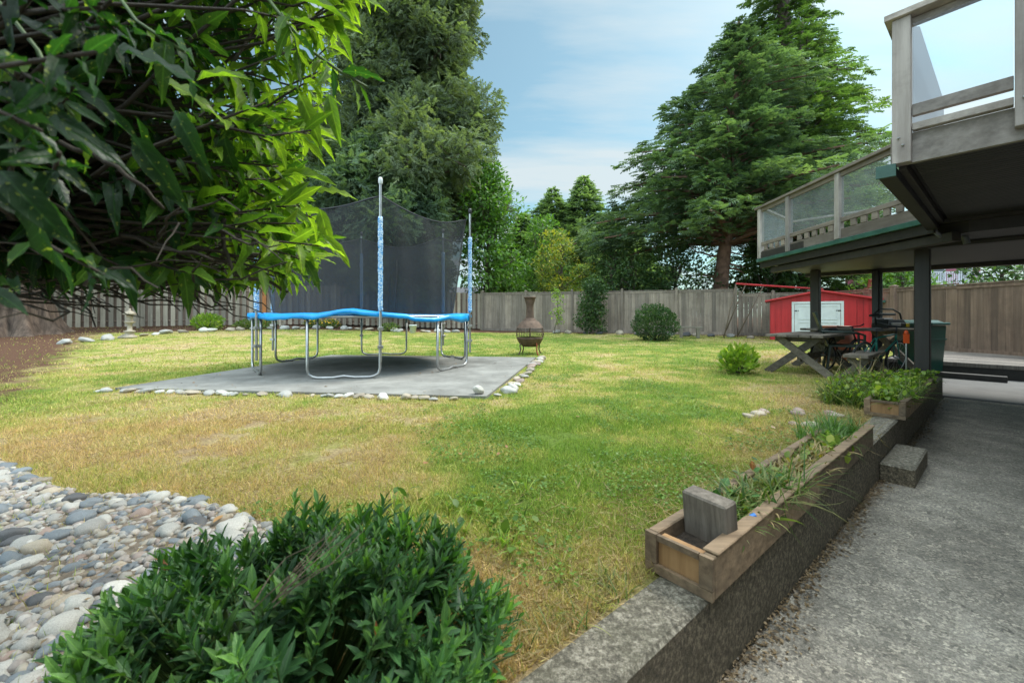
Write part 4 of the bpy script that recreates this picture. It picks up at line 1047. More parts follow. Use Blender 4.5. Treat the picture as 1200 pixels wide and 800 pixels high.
# wheelie bin
o = (7.72,7.75,PATIO+.02); t = thing('wheelie_bin', 'tall dark green wheeled rubbish bin behind the dark deck post', 'bin', o)
mb = frame_mb(o, R(20)); mb.box((0,0,.50), (.42,.46,.90), taper=1.18, bev=.02)
mb.box((0,0,.70), (.505,.545,.03)); part('body', mb, M['bingreen'], t)
mb = frame_mb(o, R(20)); mb.box((0,0,.985), (.58,.62,.05), bev=.015); mb.box((0,.02,1.03), (.5,.5,.05), taper=.8, bev=.02); mb.tube([(-.25,.33,.97),(.25,.33,.97)], .018, 8); part('lid', mb, M['bingreen'], t)
for sx in (-1,1):
    mb = frame_mb(o, R(20)); mb.tube([(sx*.22,.2,.1),(sx*.27,.2,.1)], .1, 18); part('wheel', mb, M['rubber'], t)
# pots, birdbath
o = at(152,403,12.1); o = (o[0],o[1],gz(o[0],o[1]))
t = thing('garden_lantern', 'small stone pedestal lantern at the edge of the left planting bed', 'lantern', o)
mb = MB(); mb.lathe(o, [(0,.0),(.17,.0),(.17,.05),(.12,.08),(.10,.12),(.11,.16),(.14,.19),(.14,.21),(.06,.24),(.055,.42),(.12,.46),(.13,.49),(0,.5)], 16); part('pedestal', mb, STONES['tan'], t, smooth=True)
mb = MB(); mb.lathe(o, [(.07,.50),(.08,.6),(.07,.68),(.17,.70),(.11,.76),(.03,.82),(.035,.86),(0,.88)], 16); part('cap', mb, STONES['tan'], t, smooth=True)
o = at(484,388,16.2); o = (o[0],o[1],gz(o[0],o[1]))
t = thing('flower_pot', 'plain white round flower pot in the bed behind the trampoline', 'pot', o)
mb = MB(); mb.lathe(o, [(0,.0),(.10,.0),(.14,.28),(.155,.28),(.155,.32),(.13,.32),(.12,.27),(0,.26)], 18); part('pot', mb, M['white'], t, smooth=True)
mb = MB(); mb.lathe(o, [(.12,.272),(0,.275)], 18); part('soil', mb, M['soil'], t)
# orange brown chimney pot behind brown fence
o = (11.35,12.9,gz(11.35,12.9)); t = thing('clay_chimney_pot', 'orange clay chimney pot showing above the brown fence right of the shed', 'chimney pot', o)
mb = MB(); mb.box((o[0],o[1],o[2]+.85), (.3,.3,1.7)); part('stack', mb, M['terracotta'], t)
mb = MB(); mb.lathe((o[0],o[1],o[2]+1.7), [(.13,0),(.11,.2),(.14,.22),(.14,.27),(.09,.27)], 14); part('pot', mb, M['terracotta'], t, smooth=True)
# neighbour houses
def house(name, label, o, wx, wy, hw, hr, wall, roof, rz=0, extra=None):
    t = thing(name, label, 'house', o)
    mb = frame_mb(o, rz); mb.box((0,0,hw/2), (wx,wy,hw)); part('wall', mb, wall, t)
    mb = frame_mb(o, rz); ov = .5
    mb.poly([(-wx/2-ov,-wy/2-ov,hw-.05),(-wx/2-ov,wy/2+ov,hw-.05),(-wx/2-ov,0,hw+hr)], (wx+2*ov,0,0)); part('roof', mb, roof, t)
    for x in (-wx/4, wx/4):
        mb = frame_mb(o, rz); mb.box((x,-wy/2-.02,hw*.6), (1.1,.05,1.1)); wn = part('window', mb, M['whitewall'], t)
        mb = frame_mb(o, rz); mb.box((x,-wy/2-.05,hw*.6), (.95,.02,.95)); part('pane', mb, M['glassdark'], wn)
    return t
M['glassdark'] = simple('dark_window_glass', (.03,.04,.05), .08, 0, .1, 2, 0)
hp = at(1112,325,34.0)
hh_ = thing('neighbour_house', 'maroon house with a white railed balcony seen past the deck post above the fence', 'house', (hp[0],hp[1],0))
ho = (hp[0]+1.5,hp[1]+3,0)
mb = frame_mb(ho, 0); mb.box((0,2,3.6), (8,5,7.2)); part('wall', mb, M['pinkwall'], hh_)
mb = frame_mb(ho, 0); mb.poly([(-4.5,-1.2,7.15),(4.5,-1.2,7.15),(4.5,2,9.2),(-4.5,2,9.2)], (0,0,.2)); mb.poly([(-4.5,5.2,7.15),(4.5,5.2,7.15),(4.5,2,9.2),(-4.5,2,9.2)], (0,0,.2)); part('roof', mb, M['roofing'], hh_)
mb = frame_mb(ho, 0); mb.box((0,-1.5,3.35), (7.6,2.0,.45)); mb.box((1.2,-.62,1.6), (5,.2,3.1)); bl = part('balcony', mb, M['whitewall'], hh_)
mb = frame_mb(ho, 0)
for k in range(50): mb.box((-3.7+k*.15,-2.4,4.05), (.05,.04,.95))
mb.box((0,-2.4,4.55), (7.6,.08,.07)); part('railing', mb, M['whitewall'], bl)
for x in (-2.4,.2,2.6):
    mb = frame_mb(ho, 0); mb.box((x,-.53,4.7), (1.2,.06,1.7)); wn = part('window', mb, M['whitewall'], hh_)
    mb = frame_mb(ho, 0); mb.box((x,-.57,4.7), (1.0,.03,1.5)); part('pane', mb, M['glassdark'], wn)
hq = at(565,338,30); house('neighbour_house', 'low grey roofed house just showing over the fence behind the trampoline', (hq[0],hq[1]+2,0), 7, 5, 2.2, .9, M['whitewall'], M['roofing'], R(5))
# ---------------------------------------------------------------- vegetation generators
def vec(a): return np.array(a, dtype=float)
def branch_mb(mb, p0, p1, r0, r1, bend=.15, n=6, sides=6, sag=0):
    p0 = Vector(p0); p1 = Vector(p1); L = (p1-p0).length; off = Vector((random.uniform(-1,1),random.uniform(-1,1),random.uniform(-.5,.8)))*bend*L
    pts = [p0.lerp(p1, i/n) + off*math.sin(math.pi*i/n) + Vector((0,0,-sag*L*(i/n)**2)) + Vector((random.uniform(-1,1),random.uniform(-1,1),random.uniform(-1,1)))*.03*L*(0 if i in (0,n) else 1) for i in range(n+1)]
    mb.tube(pts, [r0+(r1-r0)*i/n for i in range(n+1)], sides); return pts
def trunk_mb(base, top, r, flare=1.6, n=10, wob=.02, lobes=0):
    mb = MB(); b = Vector(base); T = Vector(top); H = (T-b).length; vs = []; fs = []; S = 96 if lobes else 12
    for i in range(n+1):
        f = (i/n)**(2.3 if lobes else 1); p = b.lerp(T, f) + Vector((noise.noise(Vector((f*3,1,b.x))), noise.noise(Vector((f*3,5,b.x))), 0))*wob*H
        rr = r*(1-.85*f)*(1+(flare-1)*math.exp(-f*H/.45/ (r*1.4+.2)))
        for k in range(S):
            a = 2*math.pi*k/S; w_ = 1+(.10*noise.noise(Vector((math.cos(a)*2,math.sin(a)*2,f*4+b.x))))
            if lobes: w_ += .16*math.sin(a*lobes+1.5*noise.noise(Vector((f*5,0,0))))*math.exp(-f*H/4.5)+.05*math.sin(a*23+2*noise.noise(Vector((f*9,3,0))))
            vs.append(p+Vector((math.cos(a),math.sin(a),0))*rr*w_)
    for i in range(n):
        for k in range(S): fs.append((i*S+k, i*S+(k+1)%S, (i+1)*S+(k+1)%S, (i+1)*S+k))
    mb._add(vs, fs); return mb
def conifer(label, base, H, rad, m, z0=.15, nwh=34, nb=9, spr=26, size=.5, droop=.25, group=None, name='conifer_tree', bark='bark', lean=(0,0), tr=None, rise=.15, irr=.35, wid=1.0, seed=0, flat=.25):
    rg = np.random.default_rng(seed+11); rr = random.Random(seed)
    t = thing(name, label, 'tree', tuple(base), group)
    b = vec(base); top = b+vec([lean[0],lean[1],H])
    part('trunk', trunk_mb(base, tuple(top), tr or H*.022, 1.4), M[bark], t, smooth=True)
    P=[];D=[];Nn=[];S=[];Rn=[]; mb = MB()
    for i in range(nwh):
        f = z0+(1-z0)*(i+rr.random()*.6)/nwh
        c = b+(top-b)*f
        for k in range(nb):
            a = 2*math.pi*(k+rr.random()*.7)/nb+i*1.7
            nz_ = noise.noise(Vector((math.cos(a)*1.3+seed, math.sin(a)*1.3, f*7)))
            L = rad(f)*(1+irr*nz_*1.6)*rr.uniform(.78,1.08)
            if L < .15: continue
            d = vec([math.cos(a), math.sin(a), 0]); lat = vec([-d[1], d[0], 0])
            ns = max(5, int(spr*L/3)); s = .15+.87*rg.random(ns)**.65
            spine = c[None,:] + d[None,:]*(L*s)[:,None]
            zc = L*(rise*s-droop*s*s); 
            w_ = flat*L*(1.12-s)*np.clip(s*2.2,0,1); q = rg.uniform(-1,1,ns)
            p = spine + lat[None,:]*(w_*q)[:,None]; p[:,2] += zc + rg.uniform(-.05,.09,ns)*L*.6 - np.abs(q)*w_*.2
            dd = d[None,:]*1.0 + lat[None,:]*(q*.8)[:,None] + rg.normal(size=(ns,3))*.22; dd[:,2] += rise-2*droop*s*.8
            n_ = np.tile(vec([0,0,1.0]), (ns,1)) + rg.normal(size=(ns,3))*.45 + d[None,:]*.25
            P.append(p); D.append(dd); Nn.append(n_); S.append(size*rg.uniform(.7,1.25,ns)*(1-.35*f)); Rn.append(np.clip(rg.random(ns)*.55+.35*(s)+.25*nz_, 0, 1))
            if k % 2 == 0 or nb < 6:
                pts = [Vector(c+d*L*q_+vec([0,0,L*(rise*q_-droop*q_*q_)])) for q_ in (0,.3,.6,.9)]
                mb.tube(pts, [max(.012,.022*L*(1-f*.4)), .018*L, .012*L, .005*L], 5)
    part('branches', mb, M[bark], t)
    P=np.concatenate(P);D=np.concatenate(D);Nn=np.concatenate(Nn);S=np.concatenate(S);Rn=np.concatenate(Rn)
    me = scatter('crown', P, D, Nn, S, FROND, wid, Rn, off=tuple(base)); part('crown', None, m, t, me=me)
    return t
def lobed(label, base, th, lobes, m, tmpl=SMALL, size=.16, dens=150, wid=1.0, group=None, name='broadleaf_tree', cat='tree', trunk_r=.2, bark='bark', up=.3, inner=.25, seed=0, stems=True, hollow=True, top=None, dd_out=.5, curl=None):
    rg = np.random.default_rng(seed+5)
    t = thing(name, label, cat, tuple(base), group)
    topc = top or (base[0], base[1], base[2]+th)
    part('trunk', trunk_mb(base, topc, trunk_r, 1.3, wob=.04), M[bark], t, smooth=True)
    P=[];D=[];Nn=[];S=[];Rn=[]; mb = MB()
    for (x,y,z,r) in lobes:
        c = vec([x,y,z]); n = int(dens*r*r)
        u = norm(rg.normal(size=(n,3))); u = u[u[:,2] > -.75]; n = len(u)
        nz_ = np.array([noise.noise(Vector((float(a[0])*1.8+x, float(a[1])*1.8+y, float(a[2])*1.8+z))) for a in u])
        rad_ = r*(1+.42*nz_)*np.where(rg.random(n) < inner, rg.uniform(.35,.9,n), rg.uniform(.86,1.08,n))
        p = c + u*rad_[:,None]*vec([1,1,.8])
        keep = nz_ > -.42; u = u[keep]; p = p[keep]; nz_ = nz_[keep]; rk = rad_[keep]/r; n = len(u)
        d = u*dd_out + rg.normal(size=(n,3))*.55; d[:,2] += up-.25
        nn_ = u*.6 + rg.normal(size=(n,3))*.45 + vec([0,0,.7])
        P.append(p); D.append(d); Nn.append(nn_); S.append(size*rg.uniform(.65,1.3,n)); Rn.append(np.clip(rg.random(n)*.6+.25+.45*nz_+.15*(u[:,2]),0,1))
        if stems:
            zb = min(z-r*.5, topc[2]); f = max(.25, min(1, (zb-base[2])/(max(.1, topc[2]-base[2]))))*random.uniform(.7,1)
            s0 = Vector(base).lerp(Vector(topc), min(1,f)); branch_mb(mb, s0, (x,y,z), trunk_r*.38, trunk_r*.1, .1, 6, 6)
            for q in range(4):
                e = c+norm(rg.normal(size=(1,3)))[0]*r*.8; branch_mb(mb, (x,y,z), tuple(e), trunk_r*.12, trunk_r*.03, .1, 4, 4)
    if mb.v: part('branches', mb, M[bark], t)
    P=np.concatenate(P);D=np.concatenate(D);Nn=np.concatenate(Nn);S=np.concatenate(S);Rn=np.concatenate(Rn)
    me = scatter('crown', P, D, Nn, S, tmpl, wid, Rn, off=tuple(base)); part('crown', None, m, t, me=me)
    return t
def lobes_in(cx, cy, env, n, r0, r1, seed, shell=.55):
    """env(z)->radius between z0,z1"""
    rr = random.Random(seed); z0, z1, fn = env; out = []
    for i in range(n):
        z = z0+(z1-z0)*(i+rr.random())/n; R_ = fn((z-z0)/(z1-z0)); a = i*2.4+rr.uniform(-.5,.5); q = R_*(shell+(1-shell)*rr.random()); r = rr.uniform(r0,r1)*(.5+.5*min(1,R_/2.5))
        out.append((cx+max(0,q-r*.6)*math.cos(a), cy+max(0,q-r*.6)*math.sin(a), z, r))
    return out
def X(px, Y): return (px-600)/F*Y
G = 'trees beyond the back fence'
# right large cedar with exposed reddish trunk
ty_ = 18.6
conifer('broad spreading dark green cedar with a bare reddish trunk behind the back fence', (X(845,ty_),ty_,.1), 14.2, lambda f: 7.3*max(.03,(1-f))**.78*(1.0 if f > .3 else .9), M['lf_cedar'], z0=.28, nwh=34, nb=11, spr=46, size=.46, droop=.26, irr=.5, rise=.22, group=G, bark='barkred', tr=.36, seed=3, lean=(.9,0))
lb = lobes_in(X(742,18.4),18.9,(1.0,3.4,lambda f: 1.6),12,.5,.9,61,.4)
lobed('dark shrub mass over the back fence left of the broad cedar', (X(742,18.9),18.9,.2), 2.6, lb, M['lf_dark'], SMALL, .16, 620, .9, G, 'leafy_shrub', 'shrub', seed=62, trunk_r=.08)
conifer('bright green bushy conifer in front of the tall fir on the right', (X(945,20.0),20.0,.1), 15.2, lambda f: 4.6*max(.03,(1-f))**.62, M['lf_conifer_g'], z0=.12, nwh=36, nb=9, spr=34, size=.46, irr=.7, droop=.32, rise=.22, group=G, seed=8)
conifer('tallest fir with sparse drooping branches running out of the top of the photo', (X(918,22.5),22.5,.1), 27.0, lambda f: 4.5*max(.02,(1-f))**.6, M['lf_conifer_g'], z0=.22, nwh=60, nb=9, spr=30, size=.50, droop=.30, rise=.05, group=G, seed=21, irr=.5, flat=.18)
# big left tree
lb = lobes_in(X(478,22.5),22.5,(6.5,22.5,lambda f: 6.9*(1-f**2.6)**.6*(.78+.22*math.sin(f*9))),64,1.2,2.1,5,.45)
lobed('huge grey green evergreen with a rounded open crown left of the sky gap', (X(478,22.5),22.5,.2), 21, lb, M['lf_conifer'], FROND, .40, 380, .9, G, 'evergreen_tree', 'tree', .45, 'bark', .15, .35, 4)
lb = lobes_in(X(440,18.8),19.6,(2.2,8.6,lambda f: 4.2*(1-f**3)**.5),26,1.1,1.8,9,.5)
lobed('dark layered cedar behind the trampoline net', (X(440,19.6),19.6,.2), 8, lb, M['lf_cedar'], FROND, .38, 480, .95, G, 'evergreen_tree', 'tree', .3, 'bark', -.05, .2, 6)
lb = lobes_in(X(572,21.6),21.6,(2.0,8.8,lambda f: 2.2*(1-f**2.5)**.5),24,.8,1.3,13,.4)
lobed('fresh green leafy tree just behind the right edge of the trampoline', (X(572,21.6),21.6,.2), 7, lb, M['lf_broad'], SMALL, .24, 420, .9, G, 'broadleaf_tree', 'tree', .18, 'bark', .1, .3, 7)
# filler trees left, behind the picket fence and hanging branches
for i,(px,Y,h,rd) in enumerate([(60,21,11,3.6),(190,23,12,4),(300,21.5,13,3.4),(375,28,17,3.2)]):
    lab = ['dark evergreen filling the far left corner behind the cedar trunk','dark evergreen behind the pale fence left of the trampoline','dark evergreen behind the left post of the trampoline net','slender fir tip far behind the huge evergreen'][i]
    conifer(lab, (X(px,Y),Y,.2), h, lambda f, rd=rd: rd*max(.03,(1-f))**.6, M['lf_conifer' if i % 2 else 'lf_cedar'], z0=.1, nwh=24, nb=9, spr=26, size=.7, group=G, seed=30+i)
# centre distance
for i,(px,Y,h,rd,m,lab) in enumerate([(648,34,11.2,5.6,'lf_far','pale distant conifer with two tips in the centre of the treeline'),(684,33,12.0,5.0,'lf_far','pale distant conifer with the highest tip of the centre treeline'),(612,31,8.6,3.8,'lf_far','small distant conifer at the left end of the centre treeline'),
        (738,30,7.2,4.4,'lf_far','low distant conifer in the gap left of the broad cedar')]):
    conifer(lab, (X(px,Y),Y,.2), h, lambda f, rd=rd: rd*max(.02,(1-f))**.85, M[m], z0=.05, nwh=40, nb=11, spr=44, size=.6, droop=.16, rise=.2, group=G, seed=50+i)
lb = lobes_in(X(636,25),25,(1.8,6.6,lambda f: 2.4*(1-f**2.5)**.5),18,.8,1.3,17,.4)
lobed('soft light green tree left of the yellowing tree', (X(636,25),25,.2), 5, lb, M['lf_broad'], SMALL, .22, 330, .7, G, seed=12)
lb = lobes_in(X(657,21.8),21.8,(1.8,5.2,lambda f: 2.0*(1-f**2.5)**.5),14,.6,.9,19,.35)
lobed('small yellow and orange tinged tree over the centre of the back fence', (X(657,21.8),21.8,.2), 3.8, lb, M['lf_yellow'], SMALL, .15, 900, .9, G, seed=13, trunk_r=.1)
lb = lobes_in(X(718,19.6),19.6,(1.7,4.9,lambda f: 1.9*(1-f**2.5)**.5),18,.6,1.0,23,.4)
lobed('dark glossy leaved tree over the back fence right of the yellowing tree', (X(718,19.6),19.6,.2), 4, lb, M['lf_dark'], SMALL, .17, 600, .9, G, seed=14, trunk_r=.12)
lb = lobes_in(X(790,19.2),19.2,(1.4,4.3,lambda f: 2.6*(1-f**2.5)**.5),16,.6,1.0,29,.4)
lobed('dark low undergrowth tree beneath the broad cedar', (X(790,19.2),19.2,.2), 3, lb, M['lf_dark'], SMALL, .18, 480, .9, G, seed=15, trunk_r=.1)
lb = lobes_in(X(900,18.9),18.9,(1.6,4.2,lambda f: 2.5*(1-f**2.5)**.5),16,.6,1.0,31,.4)
lobed('dark undergrowth tree right of the reddish trunk behind the shed', (X(900,18.9),18.9,.2), 3, lb, M['lf_dark'], SMALL, .18, 480, .9, G, seed=16, trunk_r=.1)
# dead limbs on the reddish trunk
mb = MB(); cx0 = X(845,18.6)
for k in range(14):
    z = 2.2+k*.28; a = random.uniform(2.6,6.6); L = random.uniform(.8,2.6)
    branch_mb(mb, (cx0+.05*z,18.6,z), (cx0+L*math.cos(a),18.6+L*.6*math.sin(a),z+random.uniform(-.3,.5)), .06, .015, .15)
part('dead_limbs', mb, M['barkred'], [o for o in bpy.data.objects if o.get('label','').startswith('broad spreading dark green cedar')][0])
lb = lobes_in(15.6,11.2,(1.0,2.9,lambda f: 1.5),10,.5,.9,77,.4)
lobed('leafy shrub above the brown fence cut off by the right edge of the photo', (15.6,11.2,.0), 2, lb, M['lf_dark'], SMALL, .15, 560, .9, 'shrubs beyond the brown fence', 'leafy_shrub', 'shrub', seed=47, trunk_r=.07)
# shrubs behind the brown fence
for i,(x,y,h,m,lab) in enumerate([(14.4,15.6,3.2,'lf_dark','dark leafy shrub above the brown fence right of the shed'),(12.3,12.9,2.6,'lf_broad','green leafy shrub above the brown fence left of the near deck post'),(13.0,10.9,2.5,'lf_dark','leafy shrub above the brown fence at the right edge'),(20.6,17.2,3.6,'lf_broad','light green tree behind the brown fence below the balcony house'),(15.6,18.2,4.6,'lf_dark','taller dark tree behind the shed roof')]):
    lb = lobes_in(x,y,(1.0,h,lambda f: 1.5*(1-f**2.5)**.5),12,.5,.9,40+i,.4)
    lobed(lab, (x,y,.0), h*.7, lb, M[m], LEAF if i==2 else SMALL, .15, 560, .9, 'shrubs beyond the brown fence', 'leafy_shrub', 'shrub', seed=40+i, trunk_r=.07)
# cedar trunk at left
cb = (X(22,13.2),13.2,gz(X(22,13.2),13.2)-.05)
t = thing('cedar_tree', 'massive fluted cedar trunk with flared roots at the far left of the yard', 'tree', cb)
part('trunk', trunk_mb(cb, (cb[0]-.2,cb[1],14), .66, 1.75, 22, .01, 9), M['cedarbark'], t, smooth=True)
mb = MB(); P=[];D=[];Nn=[];S=[]
for k in range(40):
    a = random.uniform(0,6.28); z = random.uniform(3.8,12); L = random.uniform(2.0,3.8)*(1-z/20); e = (cb[0]+L*math.cos(a),cb[1]+L*math.sin(a),z-.4)
    branch_mb(mb, (cb[0],cb[1],z), e, .07, .02, .08)
    n = 90; f = rng.random(n)**.6; p = vec([cb[0],cb[1],z])+(vec(e)-vec([cb[0],cb[1],z]))*f[:,None]+rng.normal(size=(n,3))*[.35,.35,.16]
    P.append(p); D.append(norm(p-vec([cb[0],cb[1],z+1]))+rng.normal(size=(n,3))*.3); Nn.append(rng.normal(size=(n,3))*.4+vec([0,0,1])); S.append(rng.uniform(.4,.7,n))
part('branches', mb, M['bark'], t)
part('crown', None, M['lf_cedar'], t, me=scatter('crown', np.concatenate(P), np.concatenate(D), np.concatenate(Nn), np.concatenate(S), FROND, off=cb))
# ---------------------------------------------------------------- yard plants
def bush(label, c, rx, rz_, m, n, size, tmpl=LEAF, wid=1.0, name='round_bush', cat='bush', seed=1, out=.9, up=.5, stems=14, core=True, group=None):
    rg = np.random.default_rng(seed); t = thing(name, label, cat, c, group); mb = MB()
    for k in range(stems):
        u = norm(rg.normal(size=(1,3)))[0]; u[2] = abs(u[2]); branch_mb(mb, c, tuple(vec(c)+u*vec([rx*.85,rx*.85,rz_*1.6])), .012, .004, .1, 4, 4)
    part('stems', mb, M['twig'], t)
    u = norm(rg.normal(size=(n,3))); nz_ = np.array([noise.noise(Vector((float(a[0])*2.6+seed, float(a[1])*2.6, float(a[2])*2.6))) for a in u])
    rad_ = (1+.22*nz_)*np.where(rg.random(n) < .4, rg.uniform(.3,.9,n), rg.uniform(.88,1.06,n))
    p = vec(c)+vec([0,0,rz_*.92])+u*rad_[:,None]*vec([rx,rx,rz_]); k = p[:,2] > c[2]+.02; p = p[k]; u = u[k]; nz_ = nz_[k]; n = len(p)
    d = u*out+rg.normal(size=(n,3))*.5; d[:,2] += up
    part('foliage', None, m, t, me=scatter('foliage', p, d, u*.4+rg.normal(size=(n,3))*.4+vec([0,0,.8]), size*rg.uniform(.7,1.3,n), tmpl, wid, np.clip(rg.random(n)*.7+.15+.4*nz_,0,1), off=c))
    return t
def g3(x, y): return (x, y, gz(x,y))
c = g3(X(768,13.4),13.4); bush('dense dark green rounded bush in front of the back fence', c, .66, .58, M['lf_dark'], 6500, .065, SMALL, 1.1, seed=3)
c = g3(X(865,6.2),6.2); bush('small bright yellow green leafy shrub on the lawn left of the picnic table', c, .23, .20, M['lf_bright'], 420, .10, LEAF, 1.0, 'leafy_shrub', 'shrub', 5, .8, .9)
c = g3(X(243,15.3),15.3); bush('small green tufted shrub in the left planting bed', c, .46, .28, M['lf_bright'], 900, .13, SMALL, .7, 'leafy_shrub', 'shrub', 6, .8, .8)
c = g3(X(300,15.8),15.8); bush('low sprawling plant right of the tufted shrub in the left bed', c, .7, .16, M['weed'], 900, .1, SMALL, .8, 'low_plant', 'plant', 7, .8, .6)
for px, lab in ((365,'low plant with yellow and orange flowers left of the back trampoline leg'),(385,'low plant with yellow flowers at the middle of the bed behind the trampoline'),(455,'low green plant beside the white pot behind the trampoline')):
    c = g3(X(px,16.4),16.4+.2); t = bush(lab, c, .34, .16, M['weed'], 420, .09, SMALL, .8, 'flowering_plant', 'plant', px, .8, .8)
    if px < 400:
        n = 46; u = norm(rng.normal(size=(n,3))); u[:,2] = np.abs(u[:,2]); p = vec(c)+vec([0,0,.16])+u*vec([.34,.34,.22])
        part('flowers', None, M['lf_yellowflower'] if 'lf_yellowflower' in M else M.setdefault('lf_yellowflower', leafmat('flower_petals', [(0,(.7,.25,.01)),(1,(.8,.6,.03))], .2)), t, me=scatter('flowers', p, rng.normal(size=(n,3)), u, rng.uniform(.05,.09,n), SMALL, 1.4, off=c))
# sapling
def sapling(label, c, H, m, n, size, spread, seed, name='sapling', cat='sapling', group=None, tmpl=SMALL):
    t = thing(name, label, cat, c, group); mb = MB(); P=[]
    r_ = random.Random(seed)
    pts = branch_mb(mb, c, (c[0]+.05*H,c[1],c[2]+H), .018, .005, .05, 8)
    for k in range(12):
        q = pts[r_.randrange(2,9)]; e = q+Vector((r_.uniform(-1,1),r_.uniform(-1,1),r_.uniform(-.1,.6)))*spread
        bp = branch_mb(mb, q, e, .007, .002, .1, 4, 4); 
        for b_ in bp[1:]: P += [tuple(b_)]*int(n/48+1)
    part('stem', mb, M['stem' if H < 1 else 'bark'], t)
    P = np.array(P)+rng.normal(size=(len(P),3))*.07*spread/.35
    part('foliage', None, m, t, me=scatter('foliage', P, rng.normal(size=(len(P),3))+vec([0,0,.0]), rng.normal(size=(len(P),3))*.4+vec([0,0,1]), size*rng.uniform(.7,1.3,len(P)), tmpl, off=c)); return t
sapling('thin yellow green sapling against the grey back fence right of the chimenea', g3(X(650,17.3),17.3), 1.75, M['lf_bright'], 420, .10, .42, 3)
c = g3(X(693,17.2),17.2); lb = [(c[0]+random.uniform(-.22,.22), c[1]+random.uniform(-.1,.1), .35+k*.2, .40+.08*random.random()) for k in range(10)]
lobed('column of dark climbing foliage hanging over the grey back fence', c, 2.1, lb, M['lf_dark'], SMALL, .12, 2600, .9, None, 'climbing_vine', 'vine', .05, seed=22)
# ---- weeds in and around planters (grass like blades + leaves)
def weeds(label, pts, m, hgt, blades=14, leaf=0, seed=0, name='weed_clump', cat='weeds', group=None, wid=.012, lm=None, sprd=.5, bend=1.4):
    rg = np.random.default_rng(seed); c = pts[0]; t = thing(name, label, cat, c, group)
    P = np.repeat(np.array(pts), blades, axis=0); n = len(P); P = P+rg.normal(size=(n,3))*[.02,.02,0]
    d = rg.normal(size=(n,3))*sprd+vec([0,0,1]); s = hgt*rg.uniform(.5,1.25,n)
    part('blades', None, m, t, me=scatter('blades', P, d, norm(d*vec([-1,-1,.0])+rg.normal(size=(n,3))*.1), s, BLADE2, wid/hgt, off=c))
    if leaf:
        Q = np.repeat(np.array(pts), leaf, axis=0); n = len(Q); Q = Q+rg.normal(size=(n,3))*[.04,.04,0]; Q[:,2] += rg.uniform(0,hgt*.7,n)
        part('leaves', None, lm or m, t, me=scatter('leaves', Q, rg.normal(size=(n,3))+vec([0,0,.5]), rg.normal(size=(n,3))*.3+vec([0,0,1]), rg.uniform(.02,.05,n)*1.2, LEAF, 1.5, off=c))
    return t
_b = [];_f = []
for i in range(6):
    y = i/5; wv = .5*(1-y**1.5); z = -.42*y*y; yy = y-.22*y**3
    if i < 5: _b += [(-wv,yy,z),(wv,yy,z)]
    else: _b += [(0,yy,z)]
for i in range(4): _f.append((2*i,2*i+1,2*i+3,2*i+2))
_f.append((8,9,10)); BLADE2 = (np.array(_b), _f)
def wpts(n, u0, u1, v0, v1, z): return [W(random.uniform(u0,u1), random.uniform(v0,v1), z) for _ in range(n)]
weeds('green and straw grass tuft behind the upright board in the long planter', wpts(60,1.52,2.15,.61,.75,.09), M['weed'], .13, 18, 1, 1, lm=M['lf_laurel'])
weeds('dry straw coloured grass in the middle of the long planter', wpts(70,1.7,3.1,.60,.75,.09), M['strawm'], .10, 18, 0, 2)
weeds('yellowing leafy weeds in the middle of the long planter', wpts(30,2.2,3.0,.61,.75,.09), M['weed'], .09, 8, 3, 3, lm=M['lf_yellow'])
weeds('feathery green weed near the far end of the long planter', wpts(26,3.0,3.5,.62,.84,.09), M['lf_broad'], .20, 26, 0, 4, wid=.006)
weeds('bright green leafy weed near the far end of the long planter', wpts(8,2.85,3.1,.62,.74,.10), M['lf_bright'], .06, 2, 9, 5)
weeds('long dry grass trailing from the near part of the long planter over the wall', wpts(12,1.75,2.15,.565,.60,.13), M['weed'], .24, 7, 0, 6, sprd=.9, wid=.005)
weeds('dead straw lying along the lawn edge beside the far end of the long planter', wpts(40,3.3,4.7,.85,1.4,.0), M['strawm'], .14, 14, 0, 7, wid=.004, sprd=1.2)
weeds('straggling dry stalks hanging off the wall above the concrete step', wpts(8,3.4,3.75,.58,.66,.05), M['strawm'], .28, 5, 0, 8, wid=.004, sprd=1.2)
weeds('bright green leafy weeds filling the far planter box', wpts(90,4.7,6.9,.58,.76,.10), M['weed'], .18, 14, 9, 9, lm=M['lf_bright'])
weeds('tangled green weeds on the lawn side of the far planter box', wpts(130,4.9,6.9,.82,1.25,.0), M['weed'], .30, 16, 6, 10, lm=M['lf_bright'])
weeds('trailing grass hanging over the patio side of the far planter box', wpts(14,4.8,5.6,.54,.57,.15), M['weed'], .26, 9, 0, 11, sprd=.9, wid=.006)
weeds('tall dry seed stalks rising in front of the bicycles', wpts(16,5.3,6.7,.9,1.3,.0), M['strawm'], .62, 5, 0, 12, wid=.006, sprd=.45)
weeds('feathery yellow green weeds in the lawn just beyond the right shoulder of the foreground bush', [(random.uniform(-.62,.05), random.uniform(1.45,2.0), .0) for _ in range(22)], M['lf_bright'], .11, 12, 3, 31, lm=M['weed'], wid=.006, sprd=.5)
weeds('blade tuft of taller green grass beside the lawn end of the retaining wall', [W(random.uniform(.3,1.2), random.uniform(.76,.84), 0) for _ in range(26)], M['weed'], .09, 10, 0, 32, wid=.004, sprd=.7)
mb = MB(); mb.M = Matrix.Translation(Vector(W(1.60,.60,.135))); mb.tube([(0,0,0),(.03,0,.012)], .012, 8)
single('bottle_cap', mb, M['bluepl'], 'small blue plastic piece beside the upright board in the long planter', 'plastic piece', loc=W(1.60,.60,.135))
